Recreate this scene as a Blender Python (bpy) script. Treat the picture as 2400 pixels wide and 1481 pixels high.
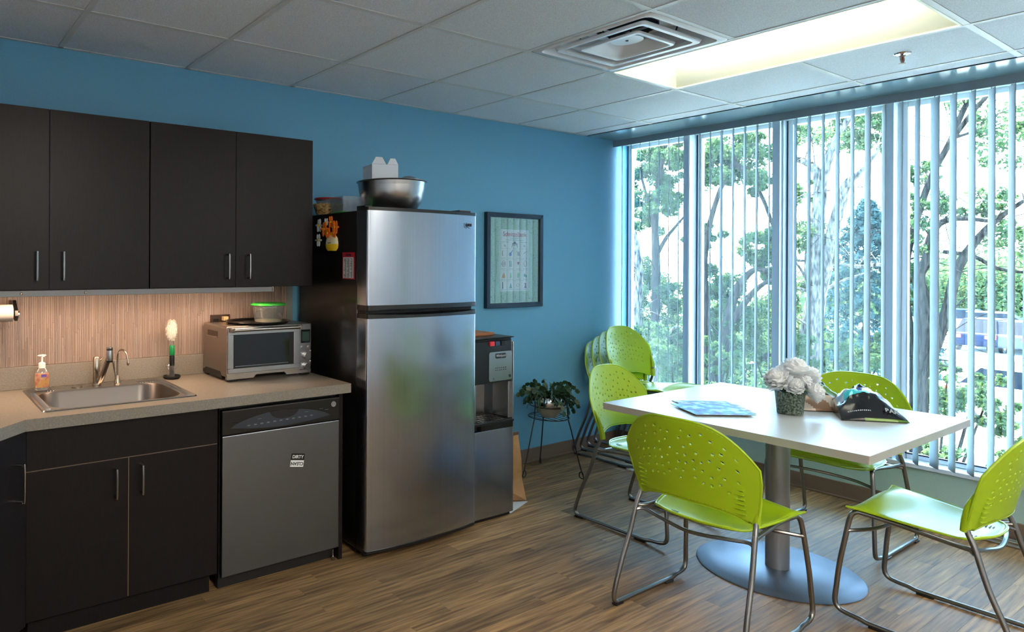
import bpy, bmesh, math, random
import numpy as np
from mathutils import Vector, Matrix
random.seed(7); RNG = np.random.default_rng(7)
PI = math.pi
for o in list(bpy.data.objects): bpy.data.objects.remove(o)
S = bpy.context.scene; C = S.collection

# ------------------------------------------------------------------ camera
CX, CY, CZ, YAW, ROLL, F = -4.8488, -3.2591, 1.414, 0.567, 0.0052, 1568.04
PPX, PPY = 766.75, 616.8
fwd = Vector((math.sin(YAW), math.cos(YAW), 0)); rgt = Vector((math.cos(YAW), -math.sin(YAW), 0)); upv = Vector((0, 0, 1))
r2 = rgt*math.cos(ROLL) + upv*math.sin(ROLL); u2 = -rgt*math.sin(ROLL) + upv*math.cos(ROLL)
cd = bpy.data.cameras.new('camera'); cam = bpy.data.objects.new('camera', cd); C.objects.link(cam)
m = Matrix((r2, u2, -fwd)).transposed().to_4x4(); m.translation = (CX, CY, CZ); cam.matrix_world = m
cd.sensor_fit = 'HORIZONTAL'; cd.sensor_width = 36; cd.lens = F/2400*36
cd.shift_x = (1200-PPX)/2400; cd.shift_y = -(740.5-PPY)/2400; cd.clip_start = .05; cd.clip_end = 500
S.camera = cam
def ray(u, v): return fwd + r2*((u-PPX)/F) + u2*((PPY-v)/F)
def at(u, v, ax, val):                                  # point of the pixel's ray on an axis plane
    d = ray(u, v); o = Vector((CX, CY, CZ)); return o + d*((val-o[ax])/d[ax])

# ------------------------------------------------------------------ light
S.view_settings.view_transform = 'Standard'; S.view_settings.look = 'None'
S.view_settings.gamma = 1; S.view_settings.use_curve_mapping = False
S.view_settings.exposure = 2.08
W = bpy.data.worlds.new('sky'); S.world = W; W.use_nodes = True
bg = W.node_tree.nodes['Background']; bg.inputs[0].default_value = (.40, .68, 1, 1); bg.inputs[1].default_value = 8.5
sl = bpy.data.lights.new('sun', 'SUN'); sl.energy = 26; sl.angle = .01; sl.color = (1, .95, .86)
so = bpy.data.objects.new('sun', sl); C.objects.link(so)
so.rotation_euler = Vector((.30, .46, .84)).to_track_quat('Z', 'Y').to_euler()

# ------------------------------------------------------------------ materials
def lin(c): return tuple(((x/255)/12.92 if x/255 <= .04045 else ((x/255+.055)/1.055)**2.4) for x in c[:3]) + (1,)
def M(name, col, rough=.5, metal=0., spec=.5, emit=0, alpha=None, coat=0):
    m = bpy.data.materials.new(name); m.use_nodes = True; p = m.node_tree.nodes['Principled BSDF']
    p.inputs['Base Color'].default_value = lin(col); p.inputs['Roughness'].default_value = rough
    p.inputs['Metallic'].default_value = metal; p.inputs['Specular IOR Level'].default_value = spec
    if coat: p.inputs['Coat Weight'].default_value = coat
    if emit: p.inputs['Emission Color'].default_value = lin(col); p.inputs['Emission Strength'].default_value = emit
    return m
def nodes(m): return m.node_tree.nodes, m.node_tree.links, m.node_tree.nodes['Principled BSDF']
def tex(m, scale, c1, c2, stretch=(1, 1, 1), detail=4, pos=(.35, .65), bump=0, kind='noise', rough=None, space='Object', rnd=False, dist=.01):
    n, l, p = nodes(m)
    tc = n.new('ShaderNodeTexCoord'); mp = n.new('ShaderNodeMapping'); mp.inputs['Scale'].default_value = stretch
    l.new(tc.outputs[space], mp.inputs[0])
    src = mp.outputs[0]
    if rnd:
        oi = n.new('ShaderNodeObjectInfo'); ml = n.new('ShaderNodeMath'); ml.operation = 'MULTIPLY'; ml.inputs[1].default_value = 57
        l.new(oi.outputs['Random'], ml.inputs[0]); ad = n.new('ShaderNodeVectorMath'); l.new(mp.outputs[0], ad.inputs[0]); l.new(ml.outputs[0], ad.inputs[1]); src = ad.outputs[0]
    if kind == 'noise': t = n.new('ShaderNodeTexNoise'); t.inputs['Detail'].default_value = detail
    elif kind == 'voronoi': t = n.new('ShaderNodeTexVoronoi')
    t.inputs['Scale'].default_value = scale; l.new(src, t.inputs['Vector'])
    out = t.outputs['Fac'] if kind == 'noise' else t.outputs['Distance']
    r = n.new('ShaderNodeValToRGB'); r.color_ramp.elements[0].position, r.color_ramp.elements[1].position = pos
    r.color_ramp.elements[0].color = lin(c1); r.color_ramp.elements[1].color = lin(c2)
    l.new(out, r.inputs[0]); l.new(r.outputs[0], p.inputs['Base Color'])
    if bump:
        b = n.new('ShaderNodeBump'); b.inputs['Strength'].default_value = bump; b.inputs['Distance'].default_value = dist
        l.new(out, b.inputs['Height']); l.new(b.outputs[0], p.inputs['Normal'])
    if rough:
        mr = n.new('ShaderNodeMapRange'); mr.inputs['To Min'].default_value, mr.inputs['To Max'].default_value = rough
        l.new(out, mr.inputs[0]); l.new(mr.outputs[0], p.inputs['Roughness'])
    return m, t, r
def clearmat(name, col, face=.12, diff=.08, rough=.05):
    m = bpy.data.materials.new(name); m.use_nodes = True; n = m.node_tree.nodes; l = m.node_tree.links; n.clear()
    o = n.new('ShaderNodeOutputMaterial'); tr = n.new('ShaderNodeBsdfTransparent'); tr.inputs[0].default_value = lin(col)
    g = n.new('ShaderNodeBsdfGlossy'); g.inputs['Roughness'].default_value = rough
    d = n.new('ShaderNodeBsdfDiffuse'); d.inputs[0].default_value = lin(col)
    lw = n.new('ShaderNodeLayerWeight'); lw.inputs['Blend'].default_value = .25
    mr = n.new('ShaderNodeMapRange'); mr.inputs['To Min'].default_value = face; mr.inputs['To Max'].default_value = min(.9, face+.6)
    l.new(lw.outputs['Facing'], mr.inputs[0])
    m1 = n.new('ShaderNodeMixShader'); m2 = n.new('ShaderNodeMixShader'); m2.inputs[0].default_value = diff
    l.new(mr.outputs[0], m1.inputs[0]); l.new(tr.outputs[0], m1.inputs[1]); l.new(g.outputs[0], m1.inputs[2])
    l.new(m1.outputs[0], m2.inputs[1]); l.new(d.outputs[0], m2.inputs[2]); l.new(m2.outputs[0], o.inputs[0])
    return m
def translucent(name, col, tcol, fac=.5):
    m = bpy.data.materials.new(name); m.use_nodes = True; n = m.node_tree.nodes; l = m.node_tree.links; n.clear()
    o = n.new('ShaderNodeOutputMaterial'); d = n.new('ShaderNodeBsdfDiffuse'); d.inputs[0].default_value = lin(col)
    t = n.new('ShaderNodeBsdfTranslucent'); t.inputs[0].default_value = lin(tcol); x = n.new('ShaderNodeMixShader'); x.inputs[0].default_value = fac
    l.new(d.outputs[0], x.inputs[1]); l.new(t.outputs[0], x.inputs[2]); l.new(x.outputs[0], o.inputs[0]); return m

m_wall = M('blue_paint', (106, 152, 170), .55); tex(m_wall, 220, (90, 154, 188), (96, 160, 194), bump=.04)
m_wall3 = M('pale_grey_paint', (206, 212, 218), .7)
m_wall2 = M('grey_green_wall', (128, 150, 146), .6); tex(m_wall2, 220, (145, 172, 172), (151, 178, 178), bump=.04)  # even grey-green tone over the whole window wall
m_soffit = M('satin_blue_paint', (120, 152, 166), .16)
m_tile = M('ceiling_tile_fissured', (170, 172, 172), .9); tex(m_tile, 260, (184, 194, 202), (216, 224, 232), bump=.35, dist=.002)
m_mull = M('mullion_paint', (142, 156, 168), .5)
m_grid = M('grid_white_metal', (190, 195, 196), .45)
m_base = M('taupe_vinyl', (104, 88, 76), .5)
m_plank = M('oak_vinyl', (130, 108, 82), .5, spec=.22)
_, _, rp = tex(m_plank, 5, (76, 58, 40), (178, 148, 106), stretch=(.8, 15, 1), detail=10, pos=(.25, .78), bump=.12, rnd=True, dist=.002, rough=(.48, .62))
rp.color_ramp.elements.new(.5).color = lin((134, 109, 78))
n, l, p = nodes(m_plank)                                   # each plank its own tone
oi = n.new('ShaderNodeObjectInfo'); cr = n.new('ShaderNodeValToRGB'); cr.color_ramp.elements[0].color = (.60, .57, .54, 1); cr.color_ramp.elements[1].color = (1.12, 1.06, .98, 1)
mx = n.new('ShaderNodeMix'); mx.data_type = 'RGBA'; mx.blend_type = 'MULTIPLY'; mx.inputs[0].default_value = 1
l.new(oi.outputs['Random'], cr.inputs[0]); l.new(rp.outputs[0], mx.inputs[6]); l.new(cr.outputs[0], mx.inputs[7]); l.new(mx.outputs[2], p.inputs['Base Color'])
m_cab = M('espresso_laminate', (44, 37, 35), .36, spec=.2); tex(m_cab, 30, (23, 20, 22), (27, 24, 25), stretch=(6, 6, .6))
m_cabedge = M('door_edge_band', (120, 98, 78), .5)
m_counter = M('stone_laminate', (132, 126, 114), .42); tex(m_counter, 170, (114, 109, 100), (136, 129, 118), detail=9, pos=(.3, .7))
m_steel = M('brushed_steel', (164, 168, 174), .30, 1); tex(m_steel, 3, (166, 173, 184), (170, 177, 188), stretch=(40, 40, .3), detail=2, rough=(.19, .23), bump=.0)
m_steeld = M('brushed_steel_dark', (128, 135, 146), .3, 1)
m_steelh = M('steel_fine', (168, 168, 168), .27, 1)
m_chrome = M('chrome', (200, 202, 205), .12, 1)
m_nickel = M('brushed_nickel', (166, 156, 144), .28, 1)
m_black = M('black_plastic', (16, 17, 19), .3)
m_blackm = M('black_matt', (14, 14, 15), .6)
m_blackg = M('black_enamel', (12, 12, 13), .32, spec=.8, coat=.5); tex(m_blackg, 300, (11, 11, 12), (14, 14, 15), bump=.05, dist=.001)
m_glassdk = M('dark_oven_glass', (20, 26, 32), .06)
m_green = M('lime_plastic', (160, 196, 22), .33); tex(m_green, 500, (150, 182, 24), (154, 186, 28), bump=.05, dist=.0006)
m_tube = M('tube_grey_metal', (138, 138, 138), .3, 1)
m_white = M('white_laminate', (180, 183, 182), .32)
m_whitep = M('white_paint', (190, 198, 204), .45)
m_edge = M('grey_edge_band', (158, 156, 150), .5)
m_silver = M('silver_powdercoat', (150, 154, 160), .38, .7)
m_lamp = M('lamp_lens', (255, 252, 238), .5, emit=2.4)
m_lampr = M('lamp_reflector', (238, 240, 222), .5)
m_warm = M('warm_lamp_strip', (255, 214, 178), .5, emit=9.0)
m_pane = clearmat('window_glass', (248, 252, 252), .03, 0, .01)
m_clear = clearmat('clear_plastic', (225, 230, 232), .10, .10)
m_frost = clearmat('frosted_plastic', (205, 212, 218), .10, .16, .2)
m_vane = translucent('vane_pvc', (206, 216, 222), (150, 166, 176), .32)
m_gasket = M('dark_gasket', (26, 30, 44), .6)
m_wire = M('black_wire', (10, 11, 13), .45)
m_leaf = translucent('tree_leaf', (42, 58, 38), (64, 82, 48), .4)
m_leaf2 = translucent('tree_leaf_pale', (56, 72, 48), (84, 102, 62), .4)
m_needle = translucent('spruce_needle', (40, 58, 58), (54, 72, 68), .25)
m_bark = M('bark_dark', (70, 62, 56), .9, spec=0); tex(m_bark, 12, (14, 13, 11), (42, 38, 34), stretch=(3, 3, .7), bump=.8, dist=.02)
m_barkp = M('bark_pale', (150, 140, 130), .9, spec=0); tex(m_barkp, 9, (30, 28, 26), (100, 94, 88), stretch=(3, 3, .8), bump=.8, dist=.02)
m_ground = M('sunlit_gravel', (168, 170, 160), .9); tex(m_ground, 2, (150, 154, 140), (190, 190, 184))
m_plant = M('cactus_leaf', (38, 66, 42), .4); tex(m_plant, 30, (28, 54, 34), (56, 86, 54))

# ------------------------------------------------------------------ builders
class MB:
    def __init__(s): s.v = []; s.f = []; s.mi = []; s.cur = 0
    def add(s, v, f):
        b = len(s.v); s.v += [tuple(x) for x in v]; s.f += [tuple(b+i for i in q) for q in f]; s.mi += [s.cur]*len(f); return s
    def box(s, x0, x1, y0, y1, z0, z1):
        return s.add([(x0,y0,z0),(x1,y0,z0),(x1,y1,z0),(x0,y1,z0),(x0,y0,z1),(x1,y0,z1),(x1,y1,z1),(x0,y1,z1)],
                     [(0,3,2,1),(4,5,6,7),(0,1,5,4),(1,2,6,5),(2,3,7,6),(3,0,4,7)])
    def prism(s, poly, z0, z1):                               # poly in xy, counter-clockwise
        n = len(poly); return s.add([(x,y,z0) for x,y in poly]+[(x,y,z1) for x,y in poly],
            [tuple(range(n-1,-1,-1)), tuple(range(n,2*n))]+[(i,(i+1)%n,n+(i+1)%n,n+i) for i in range(n)])
    def prismax(s, poly, a, b, ax):                           # poly in the two other axes, extruded along ax
        def P(p, t): return (t,p[0],p[1]) if ax == 0 else (p[0],t,p[1])
        n = len(poly); return s.add([P(p,a) for p in poly]+[P(p,b) for p in poly],
            [tuple(range(n-1,-1,-1)), tuple(range(n,2*n))]+[(i,(i+1)%n,n+(i+1)%n,n+i) for i in range(n)])
    def tube(s, pts, r, n=10, caps=True, smoothn=0):
        pts = [Vector(p) for p in pts]
        if smoothn:
            q = []; P = [pts[0]]+pts+[pts[-1]]
            for i in range(1, len(P)-2):
                for k in range(smoothn):
                    t = k/smoothn; a,b,c,d = P[i-1],P[i],P[i+1],P[i+2]
                    q.append(.5*((2*b)+(c-a)*t+(2*a-5*b+4*c-d)*t*t+(3*b-a-3*c+d)*t**3))
            q.append(pts[-1]); pts = q
        N = len(pts); rs = r if hasattr(r, '__len__') else [r]*N
        if len(rs) != N: rs = [rs[0]+(rs[-1]-rs[0])*i/(N-1) for i in range(N)] if len(rs) == 2 else list(np.interp(np.linspace(0,1,N), np.linspace(0,1,len(rs)), rs))
        t0 = (pts[1]-pts[0]).normalized(); nrm = t0.orthogonal().normalized(); vs = []
        for i, p in enumerate(pts):
            t = (pts[min(i+1,N-1)]-pts[max(i-1,0)])
            if t.length < 1e-9: t = t0
            t.normalize(); nrm = (nrm-t*nrm.dot(t)).normalized(); bi = t.cross(nrm)
            vs += [p+nrm*math.cos(2*PI*k/n)*rs[i]+bi*math.sin(2*PI*k/n)*rs[i] for k in range(n)]
        f = [(i*n+k, i*n+(k+1)%n, (i+1)*n+(k+1)%n, (i+1)*n+k) for i in range(N-1) for k in range(n)]
        if caps: f += [tuple(range(n-1,-1,-1)), tuple((N-1)*n+k for k in range(n))]
        return s.add(vs, f)
    def lathe(s, prof, c=(0,0,0), n=32, sx=1, sy=1, ax=2, a0=0, a1=2*PI):   # prof = [(r, z)]
        full = abs(a1-a0-2*PI) < 1e-6; K = n if full else n+1; vs = []
        for r, z in prof:
            for k in range(K):
                a = a0+(a1-a0)*k/n; x, y = r*math.cos(a)*sx, r*math.sin(a)*sy
                q = (x,y,z) if ax == 2 else ((z,x,y) if ax == 0 else (y,z,x))
                vs.append((c[0]+q[0], c[1]+q[1], c[2]+q[2]))
        f = []
        for i in range(len(prof)-1):
            for k in range(n):
                a, b = i*K+k, i*K+(k+1)%K
                if prof[i][0] < 1e-6: f.append((a, b+K, a+K))
                elif prof[i+1][0] < 1e-6: f.append((a, b, a+K))
                else: f.append((a, b, b+K, a+K))
        return s.add(vs, f)
    def cyl(s, c, r, z0, z1, n=24, ax=2): return s.lathe([(1e-7,z0),(r,z0),(r,z1),(1e-7,z1)], c, n, ax=ax)
    def ell(s, c, rx, ry, rz, n=14, m=8):
        return s.lathe([(math.sin(PI*i/m)+1e-7 if 0<i<m else 1e-7, -math.cos(PI*i/m)*rz) for i in range(m+1)], c, n, rx, ry)
    def grid(s, fn, nu, nv, flip=False):
        vs = [fn(i/nu, j/nv) for j in range(nv+1) for i in range(nu+1)]; W_ = nu+1
        f = [(j*W_+i, j*W_+i+1, (j+1)*W_+i+1, (j+1)*W_+i) for j in range(nv) for i in range(nu)]
        if flip: f = [q[::-1] for q in f]
        return s.add(vs, f)
    def build(s, name, mat, parent=None, smooth=False, bevel=0, off=None, solid=0, sub=0, origin=None):
        me = bpy.data.meshes.new(name); o = off if off is not None else org(parent)
        if origin is not None: o = Vector(o)+Vector(origin)
        me.from_pydata([(x-o[0], y-o[1], z-o[2]) for x, y, z in s.v], [], s.f); me.update()
        mats = mat if isinstance(mat, (list, tuple)) else [mat]
        for mm in mats: me.materials.append(mm)
        if len(mats) > 1: me.polygons.foreach_set('material_index', s.mi)
        bm = bmesh.new(); bm.from_mesh(me); bmesh.ops.remove_doubles(bm, verts=bm.verts, dist=1e-6)
        bm.faces.ensure_lookup_table(); bmesh.ops.recalc_face_normals(bm, faces=bm.faces)
        if smooth:
            for fc in bm.faces: fc.smooth = True
            for e in bm.edges:
                if len(e.link_faces) == 2 and e.calc_face_angle(0) > .7: e.smooth = False
        bm.to_mesh(me); bm.free()
        ob = bpy.data.objects.new(name, me); C.objects.link(ob)
        if parent is not None: ob.parent = parent
        if origin is not None: ob.location = origin
        if solid: md = ob.modifiers.new('thick', 'SOLIDIFY'); md.thickness = solid; md.offset = 0
        if bevel: md = ob.modifiers.new('bevel', 'BEVEL'); md.width = bevel; md.segments = 2; md.limit_method = 'ANGLE'
        if sub: md = ob.modifiers.new('sub', 'SUBSURF'); md.levels = sub; md.render_levels = sub
        return ob
def org(p):
    o = Vector((0,0,0))
    while p is not None: o = o+p.location; p = p.parent
    return o
def tag(o, label=None, cat=None, group=None, kind=None):
    if label: o['label'] = label
    if cat: o['category'] = cat
    if group: o['group'] = group
    if kind: o['kind'] = kind
    return o
def thing(name, label, cat, loc=(0,0,0), rz=0, group=None):
    o = bpy.data.objects.new(name, None); C.objects.link(o); o.location = loc; o.rotation_euler = (0,0,rz); o.empty_display_size = .1
    return tag(o, label, cat, group)
def copy_tree(o, parent=None):
    c = o.copy(); C.objects.link(c); c.parent = parent
    for ch in list(o.children): copy_tree(ch, c)
    return c
def B(*a): return MB().box(*a)
def text(body, size, mat, parent, loc, rot, name='lettering', ext=.0004, align='CENTER', sx=1, bold=0, off=None):
    cu = bpy.data.curves.new(name, 'FONT'); cu.body = body; cu.size = size; cu.extrude = ext; cu.align_x = align; cu.align_y = 'CENTER'; cu.offset = bold
    ob = bpy.data.objects.new('t', cu); C.objects.link(ob); dg = bpy.context.evaluated_depsgraph_get()
    me = bpy.data.meshes.new_from_object(ob.evaluated_get(dg)); bpy.data.objects.remove(ob)
    me.materials.clear(); me.materials.append(mat); o = bpy.data.objects.new(name, me); C.objects.link(o)
    if parent: o.parent = parent
    o.location = Vector(loc)-org(parent) if parent else loc; o.rotation_euler = rot; o.scale = (sx, 1, 1); return o
FR = (PI/2, 0, 0)                                            # text facing -y

# ------------------------------------------------------------------ the room
H = 2.3965; T = .6096; XC = -4.2375; YR = .531
XL, YB = -5.46, -5.25
floor = tag(B(XL-.1, .12, YB-.1, .1, -.12, -.004).build('floor', m_blackm), kind='structure')
cache = {}
def plank(x0, x1, y0, y1):
    L, Wd = round(x1-x0, 3), round(y1-y0, 3)
    if (L, Wd) not in cache:
        o = B(-L/2+.0002, L/2-.0002, -Wd/2+.0002, Wd/2-.0002, -.004, 0).build('floor_plank', m_plank, off=(0,0,0), bevel=0)
        cache[(L, Wd)] = o.data
    else: o = bpy.data.objects.new('floor_plank', cache[(L, Wd)]); C.objects.link(o)
    o.parent = floor; o.location = ((x0+x1)/2, (y0+y1)/2, 0); return o
PW, PL = .0823, .87; far = MB(); r = 0; y = 0
while y > YB:
    off = [0, .37, .62, .17, .5, .25, .74][r % 7]*PL + .05*(r % 3); y1 = max(y-PW, YB); x = XL-off
    while x < 0:
        a, b = max(x, XL), min(x+PL, -.001)
        if b-a > .02:
            if y > -2.75 and b > -4.45: plank(a, b, y1, y)
            else: far.box(a+.0006, b-.0006, y1+.0006, y-.0006, -.004, 0)
        x += PL
    y = y1; r += 1
tag(far.build('floor_plank', m_plank, floor), kind='stuff')

w = tag(B(XL-.1, .16, 0, .1, 0, 2.62).build('wall_back', m_wall), kind='structure')
wr = tag(MB().box(.0005, .16, YB, -4.728, .272, 2.372).box(.0005, .16, YB, 0, 0, .272).box(.0005, .16, YB, 0, 2.372, 2.62).build('wall_right', m_wall2), kind='structure')
tag(B(XL-.1, XL, YB, 0, 0, 2.62).build('wall_left', m_wall3), kind='structure')
tag(B(XL-.1, .16, YB-.1, YB, 0, 2.62).build('wall_front', m_wall3), kind='structure')
ceil = tag(B(XL-.1, .4, YB-.1, .1, 2.62, 2.75).build('ceiling', m_whitep), kind='structure')
tag(MB().box(-.434, .0, YB, -.0005, H, H+.02).box(-.434, -.424, YB, -.0005, H-.003, H+.02).build('trim_1', m_soffit), kind='structure')
cols = [XC+T*k for k in range(-2, 7)]; rows = [0, -YR] + [-YR-T*k for k in range(1, 8)] + [YB]
xs = [XL]+cols+[-.434]
for i in range(len(xs)-1):
    for j in range(len(rows)-1):
        k = i-3                                              # cell between grid column k and k+1
        if (k == 3 and j == 2) or (k == 4 and j in (2, 3)): continue
        x0, x1, y1, y0 = xs[i], xs[i+1], rows[j], rows[j+1]
        B(-(x1-x0)/2+.004, (x1-x0)/2-.004, -(y1-y0)/2+.004, (y1-y0)/2-.004, -.001, .014).build('ceiling_tile', m_tile, ceil, off=(0,0,0)).location = ((x0+x1)/2, (y0+y1)/2, H+.004)
for x in cols: B(-.012, .012, YB+.001, -.001, 0, .03).build('grid_bar', m_grid, ceil, off=(0,0,0)).location = (x, 0, H)
for j, y in enumerate(rows[1:-1]):
    for xa, xb in (((XL+.001, XC+T*4-.0121), (XC+T*5+.0121, -.435)) if j == 2 else ((XL+.001, -.435),)): B(xa, xb, -.012, .012, 0, .03).build('grid_bar', m_grid, ceil, off=(0,0,0)).location = (0, y, H+.0006)
B(XL, -.434, -.02, -.0002, H, H+.003).build('wall_angle', m_grid, ceil)

bb = tag(MB().box(-3.05, -.001, -.012, -.0003, 0, .098).box(-3.05, -.001, -.018, -.0003, 0, .012).build('baseboard_back', m_base, bevel=.003), kind='structure')
tag(MB().box(-.012, .0, YB, -.013, 0, .098).box(-.02, .0, YB, -.013, 0, .012).build('baseboard_right', m_base, bevel=.003), kind='structure')
tag(B(.16, 2.55, YB-1.5, 1.5, 2.90, 3.02).build('roof', m_edge), kind='structure')       # unseen eave slab, added to block high sky light on the floor by the windows
tag(B(XL-.3, .4, YB-.3, .3, 2.76, 2.90).build('roof', m_edge), kind='structure')
# window sill
tag(B(-.012, .155, -4.727, -.001, .272, .297).build('trim_2', m_whitep, bevel=.003), kind='structure')
mull = [-.536-.5955*k for k in range(-1, 8)]; mull[0] = .0225
for k in range(8):
    ya, yb = mull[k]-.0225, mull[k+1]+.0225                  # left / right edge of the opening
    wd = thing('window_%d' % (k+1), None, None, (.1, (ya+yb)/2, .297)); wd['kind'] = 'structure'
    z0, z1 = .297, 2.372
    B(.0008, .155, yb-.045, yb, z0, z1).build('mullion', m_mull, wd, bevel=.002)
    MB().box(.02, .045, yb+.0002, yb+.004, z0, z1).box(.085, .10, yb+.0002, yb+.006, z0, z1).build('glazing_bead', m_whitep, wd)
    MB().box(.10, .14, ya-.036, ya-.006, z0, z1).box(.10, .14, yb+.006, yb+.036, z0, z1).box(.10, .14, yb+.036, ya-.036, z0, z0+.028).box(.10, .14, yb+.036, ya-.036, z1-.03, z1).build('frame', m_whitep, wd, bevel=.003)
    MB().box(.098, .145, ya-.006, ya-.0003, z0, z1).box(.098, .145, yb+.0003, yb+.006, z0, z1).box(.096, .1, yb+.03, ya-.03, z0+.026, z0+.034).build('gasket', m_gasket, wd)
    B(.117, .121, yb+.034, ya-.034, z0+.026, z1-.028).build('pane', m_pane, wd)

# vertical blinds
vb = thing('vertical_blinds', 'long run of pale vertical blinds standing open across the window wall', 'blinds', (-.06, -2.2, 2.35))
B(-.095, -.045, -4.74, -.006, 2.352, 2.385).build('headrail', m_whitep, vb, bevel=.003)
MB().box(-.103, -.0955, -4.74, -.006, 2.342, 2.392).build('valance', M('valance_grey', (124, 146, 162), .5), vb, bevel=.002)
va = None; k = 0
while -.055-.0757*k > -4.70:
    y = -.055-.0757*k
    if va is None:
        g = MB().grid(lambda u, v: ((u-.5)*.089, .003*math.cos((u-.5)*PI)-.0015+.0012*math.sin(v*70)*(u-.5), .307+v*2.037), 6, 40)
        va = g.build('vane', m_vane, vb, off=(0,0,.307+2.037), smooth=True, solid=.0008); o = va
    else: o = va.copy(); C.objects.link(o)
    o.location = Vector((-.055, y, 2.344))-vb.location; o.rotation_euler = (random.uniform(-.0015, .0015), 0, math.radians(33)+random.gauss(0, .045) if y > -3.2 else math.radians(76)); k += 1
cl = MB()
for q in range(k): cl.cyl((-.055, -.055-.0757*q, 2.348), .004, -.006, .004, 8)
tag(cl.build('carrier_clip', m_grid, vb), kind='stuff')

# ------------------------------------------------------------------ ceiling fittings
cx0, cx1, ly0, ly1 = XC+T*4, XC+T*5, -YR-T, -YR-3*T          # lamp cell
lt = thing('ceiling_light', 'long recessed fluorescent ceiling light glowing white above the table', 'light', ((cx0+cx1)/2, (ly0+ly1)/2, H))
a, b, c_, d = cx0+.012, cx1-.012, ly1+.012, ly0-.012; zt = H+.115
hs = MB(); IN = .17
ai, bi, ci, di = a+IN, b-IN, c_+.09, d-.09
hs.add([(a,c_,H+.002),(b,c_,H+.002),(b,d,H+.002),(a,d,H+.002),(ai,ci,zt),(bi,ci,zt),(bi,di,zt),(ai,di,zt)], [(0,1,5,4),(1,2,6,5),(2,3,7,6),(3,0,4,7)])
hs.build('reflector', m_lampr, lt, solid=.002)
MB().grid(lambda u, v: (ai+(bi-ai)*u, ci+(di-ci)*v, zt-.085*math.sin(u*PI)), 10, 1).build('lens', m_lamp, lt, smooth=True)
MB().box(a, b, c_, d, zt+.004, zt+.01).build('housing', m_whitep, lt)
MB().box(a-.001, a+.008, c_, d, H-.001, H+.004).box(b-.008, b+.001, c_, d, H-.001, H+.004).box(a, b, c_-.001, c_+.008, H-.001, H+.004).box(a, b, d-.008, d+.001, H-.001, H+.004).build('door_frame', m_lampr, lt)

vx0, vx1, vy1, vy0 = XC+T*3+.012, XC+T*4-.012, -YR-T-.012, -YR-2*T+.012
vc = ((vx0+vx1)/2, (vy0+vy1)/2)
vt = thing('air_diffuser', 'square stepped metal air diffuser set in the ceiling beside the light', 'vent', (vc[0], vc[1], H))
m_vent = M('diffuser_enamel', (214, 220, 226), .3)
def sqcone(mb, steps, rr=.02):
    def ring(h, z):
        out = []; q = min(rr, h*.3)
        for cxs, cys, a0 in ((1,1,0),(-1,1,PI/2),(-1,-1,PI),(1,-1,1.5*PI)):
            for t in range(4): aa = a0+t*PI/6; out.append((vc[0]+cxs*(h-q)+q*math.cos(aa), vc[1]+cys*(h-q)+q*math.sin(aa), z))
        return out
    R = [ring(h, z) for h, z in steps]; n_ = 16; vs = sum(R, [])
    mb.add(vs, [(i*n_+k, i*n_+(k+1)%n_, (i+1)*n_+(k+1)%n_, (i+1)*n_+k) for i in range(len(R)-1) for k in range(n_)])
    return mb
hv = (vx1-vx0)/2
sqcone(MB(), [(hv+.004, H), (hv-.025, H-.002), (hv-.030, H+.006), (hv-.036, H+.05), (.20, H+.10)], .03).build('outer_cone', m_vent, vt, smooth=True, solid=.002)
sqcone(MB(), [(.192, H+.010), (.196, H-.004), (.216, H-.006), (.222, H+.006)]).build('middle_cone', m_vent, vt, smooth=True, solid=.0015)
sqcone(MB(), [(.146, H+.002), (.143, H-.008), (.130, H-.008), (.122, H+.0), (.062, H+.030)]).build('inner_cone', m_vent, vt, smooth=True, solid=.0015)
MB().cyl((vc[0], vc[1], H), .068, .024, .032, 32).build('centre_plate', m_vent, vt, smooth=True)
MB().cyl((vc[0], vc[1], H), .006, .021, .024, 12).build('screw', m_gasket, vt)
dk = MB(); dk.lathe([(.13, .08), (.13, .16)], (vc[0], vc[1], H), 32); dk.cyl((vc[0], vc[1], H), .13, .16, .161, 32); dk.build('duct_neck', M('duct_inside', (70, 78, 88), .5), vt, smooth=True)
sqcone(MB(), [(.202, H+.099), (.10, H+.1005)]).build('top_plate', m_vent, vt)
for sx_, sy_ in ((1,1),(1,-1),(-1,1),(-1,-1)):
    MB().tube([(vc[0]+sx_*.045, vc[1]+sy_*.045, H+.03), (vc[0]+sx_*.09, vc[1]+sy_*.09, H+.10)], .0035, 6).build('bracket', m_gasket, vt)
    MB().tube([(vc[0]+sx_*.14, vc[1]+sy_*.14, H+.044), (vc[0]+sx_*.15, vc[1]+sy_*.15, H+.09)], .0035, 6).build('bracket', m_gasket, vt)
sp = thing('fire_sprinkler', 'small chrome fire sprinkler head hanging from the ceiling tile', 'sprinkler', (-.941, -2.073, H+.003))
MB().lathe([(.033, 0), (.03, -.006), (.014, -.012)], (-.941, -2.073, H+.003), 24).build('escutcheon', m_chrome, sp, smooth=True)
MB().tube([(-.955, -2.073, H-.008), (-.962, -2.073, H-.025), (-.941, -2.073, H-.042), (-.920, -2.073, H-.025), (-.927, -2.073, H-.008)], .003, 8, smoothn=5).cyl((-.941, -2.073, H), .009, -.012, .0, 12).cyl((-.941, -2.073, H), .013, -.047, -.044, 16).build('frame_arms', m_nickel, sp, smooth=True)
MB().cyl((-.941, -2.073, H), .003, -.042, -.01, 8).build('bulb', M('red_bulb', (150, 20, 24), .15), sp)
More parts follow.
